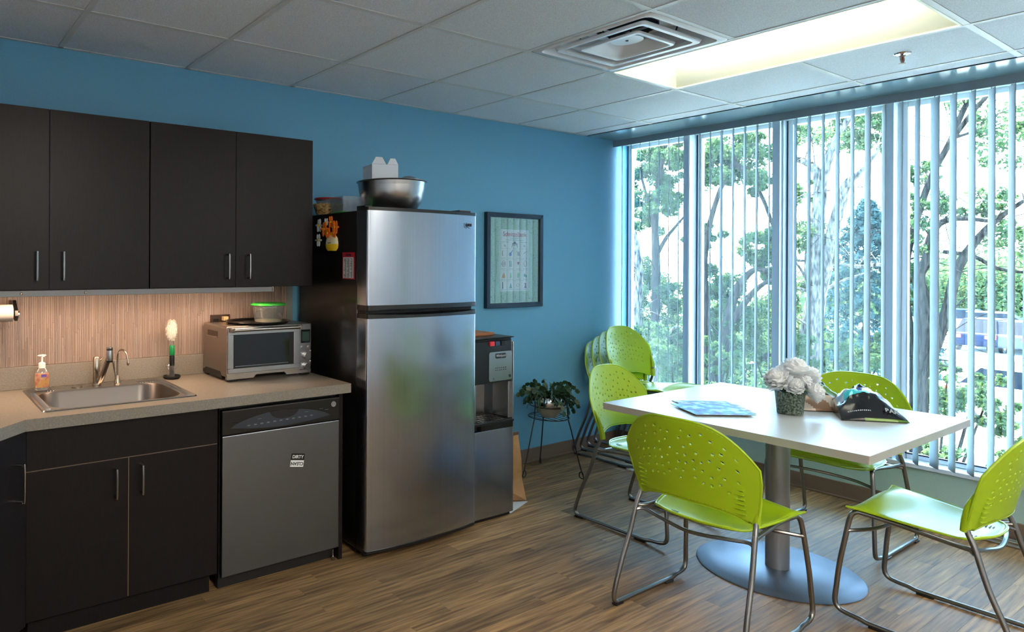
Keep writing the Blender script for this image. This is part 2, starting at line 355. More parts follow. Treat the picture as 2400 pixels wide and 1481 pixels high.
# further ceiling lights of the same row pattern, behind the camera
m_lb = M('lamp_lens_back', (255, 242, 222), .5, emit=12.0)
m_lb2 = M('lamp_lens_back_dim', (255, 242, 222), .5, emit=5.5)
for kx, ky, lb_ in ((0, 5.98, 'recessed fluorescent ceiling light over the kitchen side behind the camera'), (4, 6.48, 'recessed fluorescent ceiling light over the window side behind the camera')):
    lt2 = thing('ceiling_light', lb_, 'light', (XC+T*(kx+.5), -YR-T*(ky+.0), H-.004)); y_c = -YR-T*ky
    B(XC+T*kx+.02, XC+T*(kx+1)-.02, y_c-T*.98, y_c+T*.98, H-.004, H-.001).build('lens', m_lb if kx == 0 else m_lb2, lt2)

# ------------------------------------------------------------------ kitchen run
ZC = .845; CT = .043
def handle(parent, x, y, z0, z1, dx=0, dy=-1, name='handle'):
    L = .03; a = Vector((x, y, z0)); b = Vector((x, y, z1)); d = Vector((dx, dy, 0)).normalized()*L
    return MB().tube([a, a+d*.75, a+d+Vector((0,0,.006)), b+d-Vector((0,0,.006)), b+d*.75, b], .0048, 8, smoothn=3).build(name, m_steelh, parent, smooth=True)
wt = thing('worktop', 'grey-brown stone-look laminate worktop with a canted corner and low upstand', 'worktop', (-3.8, -.32, ZC-CT))
P0 = (-4.470, -.648); P1 = (-4.772, -.95); zc0 = ZC-CT
mb = MB()
mb.box(-3.79, -3.048, -.648, -.002, zc0, ZC).box(-4.365, -3.79, -.085, -.002, zc0, ZC).box(-4.365, -3.79, -.648, -.54, zc0, ZC)
mb.prism([(-4.365,-.002),(XL+.002,-.002),(XL+.002,-1.9),(-4.772,-1.9),P1,P0,(-4.365,-.648)], zc0, ZC)
mb.build('top', m_counter, wt)
MB().box(XL+.002, -3.048, -.02, -.0006, ZC, .946).build('upstand', m_counter, wt, bevel=.002)

cb = thing('sink_cabinet', 'dark brown two-door base cabinet with a false drawer front below the sink', 'cabinet', (-4.08, -.3, 0))
B(-4.457, -3.706, -.582, -.02, .085, .66).build('body', m_cab, cb)
B(-4.445, -3.725, -.562, -.1, 0, .085).build('kick_plate', m_cab, cb)
B(-4.4585, -4.0855, -.602, -.584, .088, .640).build('door', m_cab, cb, bevel=.001)
B(-4.0815, -3.7065, -.602, -.584, .088, .640).build('door', m_cab, cb, bevel=.001)
B(-4.4585, -3.7065, -.602, -.584, .6435, .800).build('drawer_front', m_cab, cb, bevel=.001)
MB().box(-4.4585, -3.7065, -.5985, -.586, .6402, .6433).box(-4.0853, -4.0817, -.5985, -.586, .09, .6402).box(-4.4605, -4.4587, -.600, -.586, .09, .80).build('edge_band', m_cabedge, cb)
ds = [o for o in cb.children if o.name.startswith('door')]
handle(ds[0], -4.137, -.602, .496, .604); handle(ds[1], -4.035, -.602, .496, .604)

cc = thing('corner_cabinet', 'dark base cabinet with angled door at the left end of the worktop', 'cabinet', (-4.62, -.7, 0))
mb = MB(); q0 = (-4.478, -.61); q1 = (-4.80, -.932)
mb.prism([(-4.47,-.03),(-5.3,-.03),(-5.3,-1.85),(-4.80,-1.85),(-4.80,-.95),(-4.4685,-.60)][::1], .085, .66)
mb.build('body', m_cab, cc)
nd = Vector((1, -1, 0)).normalized(); td = Vector((-1, -1, 0)).normalized()
A0 = Vector((-4.474, -.606, 0))+nd*.002
def slab(a, L, z0, z1, th, name, mat, par, bev=.001):
    p_, q_ = a, a+td*L; m_ = MB(); m_.prism([(p_.x,p_.y),(p_.x+nd.x*th,p_.y+nd.y*th),(q_.x+nd.x*th,q_.y+nd.y*th),(q_.x,q_.y)], z0, z1); return m_.build(name, mat, par, bevel=bev)
dr = slab(A0+td*.002, .44, .088, .800, .018, 'door', m_cab, cc)
hp = A0+td*.055+nd*.02; handle(dr, hp.x, hp.y, .560, .69, nd.x, nd.y)
MB().prism([(-4.50,-.62),(-4.80,-.90),(-4.95,-.75),(-4.6,-.5)], 0, .085).build('kick_plate', m_cab, cc)
B(-4.80, -4.782, -1.85, -.96, .088, .80).build('side_front', m_cab, cc)

# wall cabinets
def wallcab(x0, x1, seam, label, hx):
    t = thing('wall_cabinet', label, 'cabinet', ((x0+x1)/2, -.16, 1.297), group=None)
    B(x0+.001, x1-.001, -.312, -.001, 1.297, 2.041).build('body', m_cab, t)
    for k_, (a_, b_) in enumerate(((x0+.0015, seam-.0015), (seam+.0015, x1-.0015))):
        dd = B(a_, b_, -.331, -.3125, 1.299, 2.040).build('door', m_cab, t, bevel=.001); handle(dd, hx[k_], -.331, 1.342, 1.452)
    B(seam-.0012, seam+.0012, -.327, -.313, 1.3, 2.038).build('edge_band', m_blackm, t)
    return t
wallcab(-4.756, -3.920, -4.337, 'dark brown two-door wall cabinet hung above the sink', (-4.386, -4.284))
wallcab(-3.918, -3.073, -3.502, 'dark brown two-door wall cabinet hung above the toaster oven beside the fridge', (-3.546, -3.438))
wallcab(-5.455, -4.758, -5.1, 'dark brown two-door wall cabinet at the far left end', (-5.15, -5.05))
ul = thing('under_cabinet_light', 'slim metal light strip glowing warm beneath the wall cabinets', 'light', (-3.9, -.27, 1.28))
MB().box(-5.0, -3.296, -.318, -.235, 1.281, 1.2965).box(-5.0, -3.296, -.322, -.316, 1.272, 1.2965).build('housing', M('lamp_housing', (120, 122, 126), .45, .5), ul, bevel=.001)
B(-4.98, -3.33, -.30, -.245, 1.2775, 1.281).build('diffuser', m_warm, ul)
MB().box(-3.30, -3.292, -.322, -.235, 1.272, 1.297).ell((-4.19, -.323, 1.284), .006, .004, .006).ell((-4.44, -.323, 1.284), .006, .004, .006).build('end_cap', m_nickel, ul)

# bamboo-look mosaic behind the worktop: thin vertical strips of random length
m_mos = M('mosaic_strip', (150, 128, 112), .35); nn, ll, pp = nodes(m_mos)
vc_ = nn.new('ShaderNodeAttribute'); vc_.attribute_name = 'tone'; rr_ = nn.new('ShaderNodeValToRGB')
rr_.color_ramp.elements[0].color = lin((136, 118, 107)); rr_.color_ramp.elements[1].color = lin((156, 138, 127)); ll.new(vc_.outputs['Fac'], rr_.inputs[0]); ll.new(rr_.outputs[0], pp.inputs['Base Color'])
mo = MB(); tones = []; x = XL+.01
while x < -3.045:
    wd_ = random.choice((.0045, .006, .0075, .009)); z = .9465-random.uniform(0, .12)
    while z < 1.297:
        h_ = random.uniform(.10, .28); a_, b_ = max(z, .9465), min(z+h_, 1.297)
        if b_-a_ > .004: mo.box(x+.0004, x+wd_-.0004, -.0058-random.uniform(0, .0022), -.0012, a_+.0005, b_-.0005); tones += [random.random()]*6
        z += h_
    x += wd_
mo.v = mo.v
me = bpy.data.meshes.new('mosaic_strip'); me.from_pydata(mo.v, [], mo.f); me.materials.append(m_mos)
at_ = me.attributes.new('tone', 'FLOAT', 'FACE'); at_.data.foreach_set('value', tones); me.update()
o = bpy.data.objects.new('mosaic_strip', me); C.objects.link(o); o.parent = w; o['kind'] = 'stuff'
B(XL, -3.045, -.0012, -.0003, .946, 1.297).build('grout', M('grout', (70, 58, 50), .8), w)
B(-3.045, -3.008, -.012, -.0003, .86, 2.0).build('corner_strip', M('grey_strip', (120, 128, 126), .5), w)

# ------------------------------------------------------------------ sink
sk = thing('sink', 'single-bowl stainless steel drop-in sink set in the worktop', 'sink', (-4.085, -.305, ZC))
X0, X1, Y0, Y1 = -4.397, -3.778, -.562, -.052
def rr(x0, x1, y0, y1, rad, n=8):
    out = []
    for cx_, cy_, a0 in ((x1-rad, y1-rad, 0), (x0+rad, y1-rad, PI/2), (x0+rad, y0+rad, PI), (x1-rad, y0+rad, 1.5*PI)):
        out += [(cx_+rad*math.cos(a0+t*PI/2/n), cy_+rad*math.sin(a0+t*PI/2/n)) for t in range(n+1)]
    return out
def loft(mb, rings, close=True):
    n_ = len(rings[0]); mb.add(sum(rings, []), [(i*n_+k, i*n_+(k+1)%n_, (i+1)*n_+(k+1)%n_, (i+1)*n_+k) for i in range(len(rings)-1) for k in range(n_)])
    if close: b = (len(rings)-1)*n_; mb.add(rings[-1], [tuple(range(n_))])
    return mb
def R3(x0, x1, y0, y1, rad, z): return [(x_, y_, z) for x_, y_ in rr(x0, x1, y0, y1, rad)]
rim = loft(MB(), [R3(X0, X1, Y0, Y1, .02, ZC+.0005), R3(X0+.003, X1-.003, Y0+.003, Y1-.003, .02, ZC+.005), R3(X0+.012, X1-.012, Y0+.012, Y1-.012, .02, ZC+.0045),
    R3(X0+.016, X1-.016, Y0+.016, Y1-.016, .02, ZC+.002), R3(-4.357, -3.823, -.535, -.148, .09, ZC+.0025)], False)
rim.build('rim', m_steelh, sk, smooth=True)
loft(MB(), [R3(-4.357, -3.823, -.535, -.148, .09, ZC+.0025), R3(-4.352, -3.828, -.530, -.153, .087, ZC-.006), R3(-4.34, -3.84, -.518, -.165, .085, ZC-.10), R3(-4.32, -3.86, -.50, -.185, .08, ZC-.155), R3(-4.25, -3.93, -.45, -.25, .06, ZC-.17)]).build('bowl', M('satin_steel', (104, 100, 98), .36, 1), sk, smooth=True)
gr = MB()
for q in range(32): gr.box(-4.381, -4.361, -.52+q*.012, -.516+q*.012, ZC+.0022, ZC+.0040); gr.box(-3.817, -3.797, -.52+q*.012, -.516+q*.012, ZC+.0022, ZC+.0040)
for q in range(9):
    gr.box(-3.90+q*.012, -3.896+q*.012, -.135, -.075, ZC+.0022, ZC+.0042)
    gr.box(-4.38+q*.012, -4.376+q*.012, -.135, -.075, ZC+.0025, ZC+.0045) if q > 5 else None
tag(gr.build('ridges', m_steelh, sk), kind='stuff')
MB().cyl((-4.175, -.10, ZC+.003), .022, 0, .004, 28).build('hole_cover', m_nickel, sk, smooth=True)
MB().cyl((-4.09, -.35, ZC-.169), .045, 0, .002, 28).build('drain', m_chrome, sk, smooth=True)

fa = thing('kitchen_faucet', 'brushed nickel kitchen faucet with angled pull-out spout behind the sink', 'faucet', (-4.085, -.095, ZC+.003))
zb = ZC+.003; bx, by = -4.087, -.088
MB().cyl((bx, by, zb), .019, 0, .006, 28).lathe([(.0155,.006),(.0155,.06),(.0165,.062),(.0165,.088),(.0155,.09),(.0155,.125),(.012,.13),(1e-7,.131)], (bx, by, zb), 28).build('body', m_nickel, fa, smooth=True)
MB().tube([(bx+.008, by-.012, zb+.012), (bx+.014, by-.028, zb+.03), (bx+.026, by-.055, zb+.085), (bx+.036, by-.076, zb+.135)], [.0125, .0125, .012, .0125], 16, smoothn=4).build('spout', m_nickel, fa, smooth=True)
hx_, hy_ = bx+.038, by-.082
hd = MB().lathe([(1e-7,.112),(.013,.112),(.0145,.118),(.0145,.165),(.0135,.168),(.0135,.172),(.0145,.174),(.0135,.180),(1e-7,.182)], (hx_, hy_, zb), 24).build('spray_head', m_steelh, fa, smooth=True)
MB().lathe([(.0148,.112),(.0148,.120)], (hx_, hy_, zb), 24).lathe([(.0142,.166),(.0150,.169),(.0142,.172)], (hx_, hy_, zb), 24).build('seal_ring', m_black, hd, smooth=True)
MB().tube([(bx+.012, by-.004, zb+.108), (bx+.03, by-.012, zb+.125)], [.006, .004], 10).build('lever', m_nickel, fa, smooth=True)
tp = thing('filter_tap', 'small nickel gooseneck water filter tap right of the faucet', 'faucet', (-3.990, -.082, zb))
tx, ty = -3.990, -.082
MB().lathe([(.016,0),(.014,.006),(.009,.03),(.006,.036)], (tx, ty, zb), 20).build('base', m_nickel, tp, smooth=True)
MB().tube([(tx, ty, zb+.03), (tx, ty, zb+.11), (tx+.004, ty-.008, zb+.145), (tx+.014, ty-.03, zb+.157), (tx+.024, ty-.052, zb+.145), (tx+.03, ty-.062, zb+.115), (tx+.031, ty-.064, zb+.10)], .0042, 10, smoothn=6).build('gooseneck', m_nickel, tp, smooth=True)
MB().ell((tx+.031, ty-.064, zb+.097), .006, .006, .011).build('nozzle', m_nickel, tp, smooth=True)
MB().tube([(tx-.006, ty-.004, zb+.012), (tx-.014, ty-.006, zb+.05), (tx-.022, ty-.008, zb+.10)], [.0045, .003, .0055], 10).build('lever', m_nickel, tp, smooth=True)

# soap dispenser
sx, sy = -4.325, -.108; zs = ZC+.005
sd = thing('soap_dispenser', 'clear pump bottle of orange hand soap on the left sink rim', 'bottle', (sx, sy, zs))
m_soap = M('orange_soap', (240, 150, 20), .15); tex(m_soap, 40, (246, 172, 30), (232, 96, 20), pos=(.45, .6))
MB().lathe([(1e-7,.0),(.027,.0),(.032,.008),(.033,.05),(.031,.075),(.02,.096),(.013,.102),(.013,.106)], (sx, sy, zs), 28, 1, .62).build('bottle', m_clear, sd, smooth=True)
MB().lathe([(1e-7,.014),(.029,.014),(.0305,.03),(.0305,.055),(.029,.074),(1e-7,.076)], (sx, sy, zs), 28, 1, .6).build('soap', m_soap, sd, smooth=True)
MB().box(sx-.006, sx+.016, sy-.0206, sy-.0202, zs+.06, zs+.072).box(sx-.004, sx+.004, sy-.0208, sy-.0204, zs+.066, zs+.07).build('label_print', M('purple_print', (96, 70, 150), .5), sd)
MB().lathe([(.0145,.098),(.0145,.118),(.010,.122),(.0045,.124),(.0045,.148)], (sx, sy, zs), 20).box(sx-.005, sx+.005, sy-.034, sy+.004, zs+.150, zs+.156).ell((sx, sy, zs+.152), .019, .009, .005).build('pump', M('white_pump', (236, 232, 228), .35), sd, smooth=True)

# dish brush in holder
bx2, by2 = -3.727, -.085
bh = thing('brush_holder', 'round dark suction holder with clear cup beside the sink', 'holder', (bx2, by2, ZC))
MB().lathe([(1e-7,0),(.034,0),(.042,.006),(.043,.014),(.040,.016),(.036,.010),(1e-7,.009)], (bx2, by2, ZC), 32).build('dish', m_black, bh, smooth=True)
MB().lathe([(.014,.010),(.015,.04),(.033,.066),(.031,.068)], (bx2, by2, ZC), 28).build('cup', m_clear, bh, smooth=True)
br_ = thing('dish_brush', 'white dish brush with black and green handle standing upright', 'brush', (bx2, by2, ZC+.011))
MB().lathe([(1e-7,.011),(.010,.012),(.0125,.06),(.013,.112),(.0125,.115)], (bx2, by2, ZC), 20).build('grip', m_black, br_, smooth=True)
MB().lathe([(.0125,.115),(.0138,.12),(.0132,.158),(.010,.164),(1e-7,.165)], (bx2, by2, ZC), 20).build('collar', M('green_clear', (16, 120, 66), .12), br_, smooth=True)
MB().lathe([(.006,.162),(.005,.175),(.008,.185),(.018,.195),(.026,.22)], (bx2+.002, by2, ZC), 16, 1, .5).build('neck', m_clear, br_, smooth=True)
hb = MB().ell((bx2-.002, by2, ZC+.235), .027, .018, .05, 18, 12)
for q in range(420):
    a_, e_ = random.uniform(0, 2*PI), random.uniform(-1.2, 1.2); d_ = Vector((math.cos(a_)*math.cos(e_)*.027, math.sin(a_)*math.cos(e_)*.018, math.sin(e_)*.05)); c0 = Vector((bx2-.002, by2, ZC+.235))
    hb.tube([c0+d_*.9, c0+d_*1.16+Vector((0,0,.002))], .0007, 3, False)
hb.build('bristles', M('white_bristle', (206, 198, 186), .7), br_)

# paper towel roll
pt = thing('towel_holder', 'black wall bracket holding the paper towel roll', 'holder', (-4.44, -.06, 1.2))
MB().prismax([(-.20,1.185),(-.175,1.163),(-.14,1.170),(-.12,1.20),(-.11,1.245),(-.125,1.25),(-.16,1.225),(-.19,1.21)], -4.446, -4.432, 0).box(-4.446, -4.434, -.125, -.009, 1.225, 1.245).build('bracket', m_black, pt, bevel=.003)
MB().cyl((-4.432, -.165, 1.19), .014, 0, .006, 20, 0).build('cap', m_chrome, pt, smooth=True)
tr_ = tag(MB().lathe([(.012,0),(.035,0),(.036,.004),(.036,.27),(.012,.27),(.012,0)], (-4.722, -.165, 1.197), 32, ax=0).build('paper_towel_roll', M('paper_towel', (160, 156, 152), .9), None, smooth=True), 'nearly used white paper towel roll at the left edge above the worktop', 'paper towel')

# outlet + plug
ou = thing('wall_outlet', 'dark bronze wall outlet in the mosaic above the toaster oven', 'outlet', (-3.442, -.008, 1.11))
B(-3.497, -3.387, -.014, -.0082, 1.072, 1.143).build('plate', M('bronze_plate', (72, 56, 48), .35, .6), ou, bevel=.002)
MB().box(-3.48, -3.452, -.0165, -.0142, 1.09, 1.125).box(-3.432, -3.404, -.0165, -.0142, 1.09, 1.125).build('receptacle', m_black, ou, bevel=.002)
tag(MB().box(-3.436, -3.408, -.045, -.0167, 1.112, 1.134).box(-3.43, -3.414, -.052, -.045, 1.116, 1.13).build('plug', M('beige_plug', (206, 176, 130), .5), None, bevel=.002), 'small beige plug in the wall outlet behind the toaster oven', 'plug')

# ------------------------------------------------------------------ toaster oven
to = thing('toaster_oven', 'brushed steel toaster oven with dark glass door on the worktop', 'oven', (-3.31, -.18, ZC))
ox0, ox1, oy0, oy1, oz0, oz1 = -3.541, -3.076, -.318, -.03, .868, 1.108
mb = MB(); mb.prismax([(ox0+.0,oz0+.0),(ox0+.12,oz0),(ox1-.12,oz0),(ox1,oz0),(ox1,oz1-.006),(ox1-.006,oz1),(ox0+.006,oz1),(ox0,oz1-.006)], oy0, oy1, 1)
m_ovs = M('oven_side_steel', (168, 160, 152), .3, 1)
mb.build('body', m_ovs, to, bevel=.003)
MB().prismax([(ox0,oz0-.012),(ox0+.14,oz0-.012),(ox0+.155,oz0+.004),(ox1-.155,oz0+.004),(ox1-.14,oz0-.012),(ox1,oz0-.012),(ox1,oz0+.012),(ox0,oz0+.012)], oy0-.006, oy0+.012, 1).build('base_skirt', m_ovs, to)
MB().prismax([(oy0+.05,oz0-.012),(oy0+.075,oz0+.02),(oy1-.04,oz0+.02),(oy1,oz0+.004),(oy1,oz0-.010)], ox0-.0015, ox0+.003, 0).build('side_skirt', m_black, to)
for fx, fy in ((ox0+.03, oy0+.02), (ox1-.03, oy0+.02), (ox0+.03, oy1-.02), (ox1-.03, oy1-.02)): B(fx-.025, fx+.025, fy-.02, fy+.015, ZC+.0003, oz0-.0121).build('foot', m_black, to, bevel=.003)
MB().box(ox0-.0022, ox0-.0002, -.21, -.09, 1.052, 1.078).build('vent_recess', M('recess_dark', (92, 80, 70), .4, .8), to)
MB().box(ox0-.004, ox0-.0002, -.213, -.087, 1.046, 1.052).build('vent_lip', m_steelh, to, bevel=.001)
dr = MB(); dx0, dx1 = ox0+.002, -3.148
dr.box(dx0, dx1, -.334, -.3185, .885, .908).box(dx0, dx1, -.334, -.3185, 1.070, 1.106).box(dx0, -3.511, -.334, -.3185, .908, 1.070).box(-3.182, dx1, -.334, -.3185, .908, 1.070)
dr = dr.build('door', m_steelh, to, bevel=.002)
B(-3.512, -3.181, -.329, -.320, .907, 1.071).build('glass', m_glassdk, dr)
MB().box(-3.50, -3.21, -.3296, -.3291, .9165, .9185).build('rack_edge', m_steelh, dr)
B(-3.205, -3.1825, -.3297, -.3292, .91, 1.068).build('glass_border', m_black, dr)
MB().tube([(dx0+.02, -.352, 1.093), (dx1-.01, -.352, 1.093)], .0085, 14).build('handle', m_steelh, dr, smooth=True)
MB().box(dx0+.006, dx0+.026, -.36, -.334, 1.082, 1.103).box(dx1-.012, dx1+.004, -.36, -.334, 1.083, 1.103).build('handle_mount', M('handle_mount_grey', (120, 112, 104), .35, .8), dr, bevel=.004)
cp = B(-3.146, ox1, -.326, -.3185, .872, 1.106).build('control_panel', m_steelh, to, bevel=.002)
B(-3.137, -3.083, -.329, -.3262, 1.008, 1.076).build('display', m_glassdk, cp, bevel=.002)
B(-3.131, -3.089, -.3294, -.3291, 1.018, 1.066).build('display_glass', M('lcd_green', (40, 66, 60), .2), cp)
for kz in (.942, .889): MB().cyl((-3.106, -.327, kz), .017, -.018, 0, 24, 1).build('knob', m_chrome, cp, smooth=True)
for kx in (-3.127, -3.090): MB().cyl((kx, -.327, .986), .007, -.005, 0, 14, 1).build('button', m_chrome, cp, smooth=True)
for kx, kz in ((-3.133, .958), (-3.082, .968), (-3.132, .905), (-3.082, .915)): MB().cyl((kx, -.3265, kz), .0035, -.002, 0, 8, 1).build('marking', m_whitep, cp)

pan = tag(MB().lathe([(1e-7,.001),(.148,.001),(.156,.010),(.166,.012),(.167,.010),(.157,.007),(.150,-.0005),(1e-7,-.0005)], (-3.312, -.19, oz1+.001), 48).build('pizza_pan', m_black, None, smooth=True), 'round black baking pan lying on top of the toaster oven', 'pan')
def tub(cx_, cy_, z0, rb, rt, h, lidmat, label, cat='container', lid_low=False, body=m_clear, square=False, group=None, content=False):
    t = thing('food_container', label, cat, (cx_, cy_, z0), group=group)
    if square:
        mb = MB()
        loft(mb, [R3(cx_-rb, cx_+rb, cy_-rb, cy_+rb, .02, z0+.001), R3(cx_-rt, cx_+rt, cy_-rt, cy_+rt, .025, z0+h)], False); mb.add(R3(cx_-rb, cx_+rb, cy_-rb, cy_+rb, .02, z0+.001), [tuple(range(36))])
        mb.build('tub', body, t, smooth=True)
        if lidmat:
            zz = z0 if lid_low else z0+h; k_ = rb if lid_low else rt
            loft(MB(), [R3(cx_-k_-.006, cx_+k_+.006, cy_-k_-.006, cy_+k_+.006, .03, zz-.003 if not lid_low else zz), R3(cx_-k_-.006, cx_+k_+.006, cy_-k_-.006, cy_+k_+.006, .03, zz+.008), R3(cx_-k_+.006, cx_+k_-.006, cy_-k_+.006, cy_+k_-.006, .03, zz+.010)]).build('lid', lidmat, t, smooth=True)
    else:
        MB().lathe([(1e-7,.001),(rb,.001),(rb+.003,.006),(rt*.97,h*.8),(rt,h*.82),(rt,h)], (cx_, cy_, z0), 36).build('tub', body, t, smooth=True)
        MB().lathe([(rt+.006,h-.006),(rt+.009,h-.004),(rt+.008,h+.003),(rt-.004,h+.006),(rt-.012,h+.003),(1e-7,h+.003)], (cx_, cy_, z0), 36).build('lid', lidmat, t, smooth=True)
        if content: MB().lathe([(1e-7,.003),(rb-.002,.003),(rb,.012),(1e-7,.016)], (cx_, cy_, z0), 24).build('leftovers', M('pale_leftovers', (206, 196, 160), .6), t, smooth=True)
    return t
m_glid = M('green_lid', (46, 168, 52), .3); m_rlid = M('red_lid', (150, 26, 40), .3)
tub(-3.252, -.19, oz1+.0025, .068, .084, .092, m_glid, 'round clear food container with green lid on the black pan', content=True)

# ------------------------------------------------------------------ dishwasher
dw = thing('dishwasher', 'stainless steel dishwasher with black control panel under the worktop', 'dishwasher', (-3.387, -.3, 0))
B(-3.688, -3.086, -.575, -.03, .05, .795).build('body', m_blackm, dw)
B(-3.685, -3.084, -.604, -.577, .062, .668).build('door', m_steeld, dw, bevel=.004)
cpn = B(-3.687, -3.083, -.606, -.577, .670, .778).build('control_panel', m_black, dw, bevel=.005)
arc = [(-3.69+.04+.51*t, .700+.008*math.sin(PI*t)-.028*math.sin(PI*t)) for t in [i/20 for i in range(21)]]; top = [(-3.14-.51*t, .700+.052*math.sin(PI*t)**.7) for t in [i/20 for i in range(21)]]
MB().prismax(arc+top[1:-1], -.6085, -.6062, 1).build('fascia', M('dark_fascia', (48, 56, 66), .28), cpn)
hc = [(-3.385+.075*math.cos(a_), .752+.038*math.sin(a_)) for a_ in [PI+PI*i/14 for i in range(15)]]
MB().prismax(hc, -.6092, -.6086, 1).build('handle_recess', m_blackm, cpn)
for q in range(3): B(-3.665, -3.612+.0*q, -.6075, -.6062, .742-q*.013, .748-q*.013).build('vent_slot', m_blackm, cpn)
for q in range(11): B(-3.57+q*.032, -3.556+q*.032, -.6092, -.6086, .700+.0007*q, .7055+.0007*q).build('button', M('button_grey', (96, 108, 118), .5) if q == 0 else bpy.data.materials['button_grey'], cpn)
for q, (a_, z_) in enumerate(((-3.52, .725), (-3.28, .728), (-3.20, .734), (-3.17, .726))): B(a_, a_+.02, -.6092, -.6086, z_, z_+.002).build('marking', bpy.data.materials['button_grey'], cpn)
em = MB().cyl((-3.120, -.606, .748), .0125, -.0025, 0, 28, 1).build('emblem', M('emblem_silver', (196, 200, 204), .3, .6), cpn, smooth=True)
MB().lathe([(.0075,-.0032),(.0088,-.0032),(.0088,-.0025),(.0075,-.0025),(.0075,-.0032)], (-3.120, -.606, .748), 24, ax=1).build('emblem_ring', m_gasket, em)
text('GE', .0095, m_gasket, em, (-3.120, -.609, .748), FR, ext=.0003)
B(-3.685, -3.09, -.56, -.53, .0, .05).build('kick_plate', m_blackm, dw)
MB().cyl((-3.105, -.585, 0), .010, .0, .018, 14).cyl((-3.105, -.585, 0), .004, .018, .05, 8).build('foot', m_steelh, dw, smooth=True)
tag(B(-3.082, -3.062, -.598, -.03, 0, .800).build('end_panel', m_cab), 'narrow dark end panel between the dishwasher and the fridge', 'panel')
dm = thing('dishwasher_magnet', 'small black and white magnet reading DIRTY and CLEAN on the dishwasher', 'magnet', (-3.315, -.6045, .512), 0); dm.rotation_euler = (0, math.radians(9), 0)
mt = B(-.035, .035, -.0016, 0, .0, .030).build('dark_half', m_black, dm, off=(0,0,0)); mt2 = B(-.035, .035, -.0016, 0, -.030, 0).build('white_half', M('magnet_white', (224, 228, 230), .4), dm, off=(0,0,0))
def ltext(body, size, mat, parent, loc, rot, **k):
    o = text(body, size, mat, None, (0,0,0), rot, **k); o.parent = parent; o.location = loc; return o
ltext('DIRTY', .021, bpy.data.materials['magnet_white'], mt, (0, -.0022, .015), FR, bold=.0004)
ltext('CLEAN', .021, m_black, mt2, (0, -.0022, -.015), (PI/2, PI, 0), bold=.0004)

# ------------------------------------------------------------------ fridge
fx0, fx1 = -2.985, -2.27
fg = thing('fridge', 'tall top-freezer fridge with stainless doors and black sides', 'fridge', ((fx0+fx1)/2, -.33, 0))
B(fx0+.003, fx1-.003, -.598, -.04, .03, 1.672).build('cabinet', m_blackg, fg, bevel=.006)
xm = (fx0+fx1)/2; hwid = (fx1-fx0)/2
def doorprof(y1, front, bulge, rad=.014, n=14):
    pts = [(fx0, y1)]; pts = []
    for i in range(n+1):
        t = -1+2*i/n; pts.append((xm+t*(hwid-rad), front-bulge*(1-t*t)-rad*0))
    L = [(fx0, y1), (fx0, front+rad)]+[(fx0+rad-rad*math.cos(a_), front+rad-rad*math.sin(a_)) for a_ in (PI/6, PI/3)]
    R = [(fx1-rad+rad*math.cos(a_), front+rad-rad*math.sin(a_)) for a_ in (PI/3, PI/6)]+[(fx1, front+rad), (fx1, y1)]
    return L+pts+R
DP = doorprof(-.605, -.688, .026)
def fdoor(z0, z1, name, mat, prof=DP, par=fg): return MB().prism(prof, z0, z1).build(name, mat, par, smooth=True)
fz = fdoor(1.214, 1.668, 'freezer_door', m_steel); fd = fdoor(.045, 1.150, 'fridge_door', m_steel)
PT = doorprof(-.600, -.691, .027)
fdoor(1.668, 1.684, 'top_trim', m_black, PT, fz)
def bow(z0, z1, dip, name, par, up):
    pr = doorprof(-.605, -.693, .028); n_ = len(pr); mb = MB(); vs = []
    for lvl in (0, 1):
        for (x_, y_) in pr:
            t = (x_-xm)/hwid; b = dip*(1-t*t); vs.append((x_, y_, (z0+(b if not up else 0)) if lvl == 0 else (z1-(b if up else 0))))
    mb.add(vs, [tuple(range(n_-1,-1,-1)), tuple(range(n_,2*n_))]+[(i,(i+1)%n_,n_+(i+1)%n_,n_+i) for i in range(n_)]); return mb.build(name, m_black, par, smooth=True)
bow(1.190, 1.214, .004, 'lower_trim', fz, False); bow(1.150, 1.172, .008, 'upper_trim', fd, True)
B(fx0+.01, fx1-.01, -.66, -.60, 1.166, 1.195).build('handle_recess', m_blackm, fg)
fdoor(.032, .045, 'bottom_trim', m_black, PT, fd)
B(fx0+.012, fx1-.012, -.585, -.56, .005, .06).build('kick_grille', m_blackm, fg)
for q, (a_, b_) in enumerate(((fx0+.04, -.62), (fx1-.06, -.60), (fx0+.04, -.10), (fx1-.04, -.10))): MB().cyl((a_, b_, 0), .016, .0, .032, 14).build('foot', m_blackm, fg)
MB().box(fx1-.10, fx1-.015, -.66, -.58, 1.684, 1.698).box(fx0+.01, fx0+.05, -.655, -.58, 1.672, 1.694).build('hinge_cover', m_black, fg, bevel=.004)
bp = (-2.345, -.7055)
bd = thing_badge = MB()
bd.tube([(bp[0]-.018, bp[1], 1.628), (bp[0]-.018, bp[1], 1.607), (bp[0]-.006, bp[1]-.0, 1.604), (bp[0]+.002, bp[1], 1.600)], .0016, 6, smoothn=4)
for q in range(4): bd.box(bp[0]-.008+q*.007, bp[0]-.003+q*.007, bp[1]-.001, bp[1]+.001, 1.610, 1.622)
bd.box(bp[0]-.009, bp[0]+.02, bp[1]-.001, bp[1]+.001, 1.622, 1.6245); bd.build('badge', m_gasket, fz)

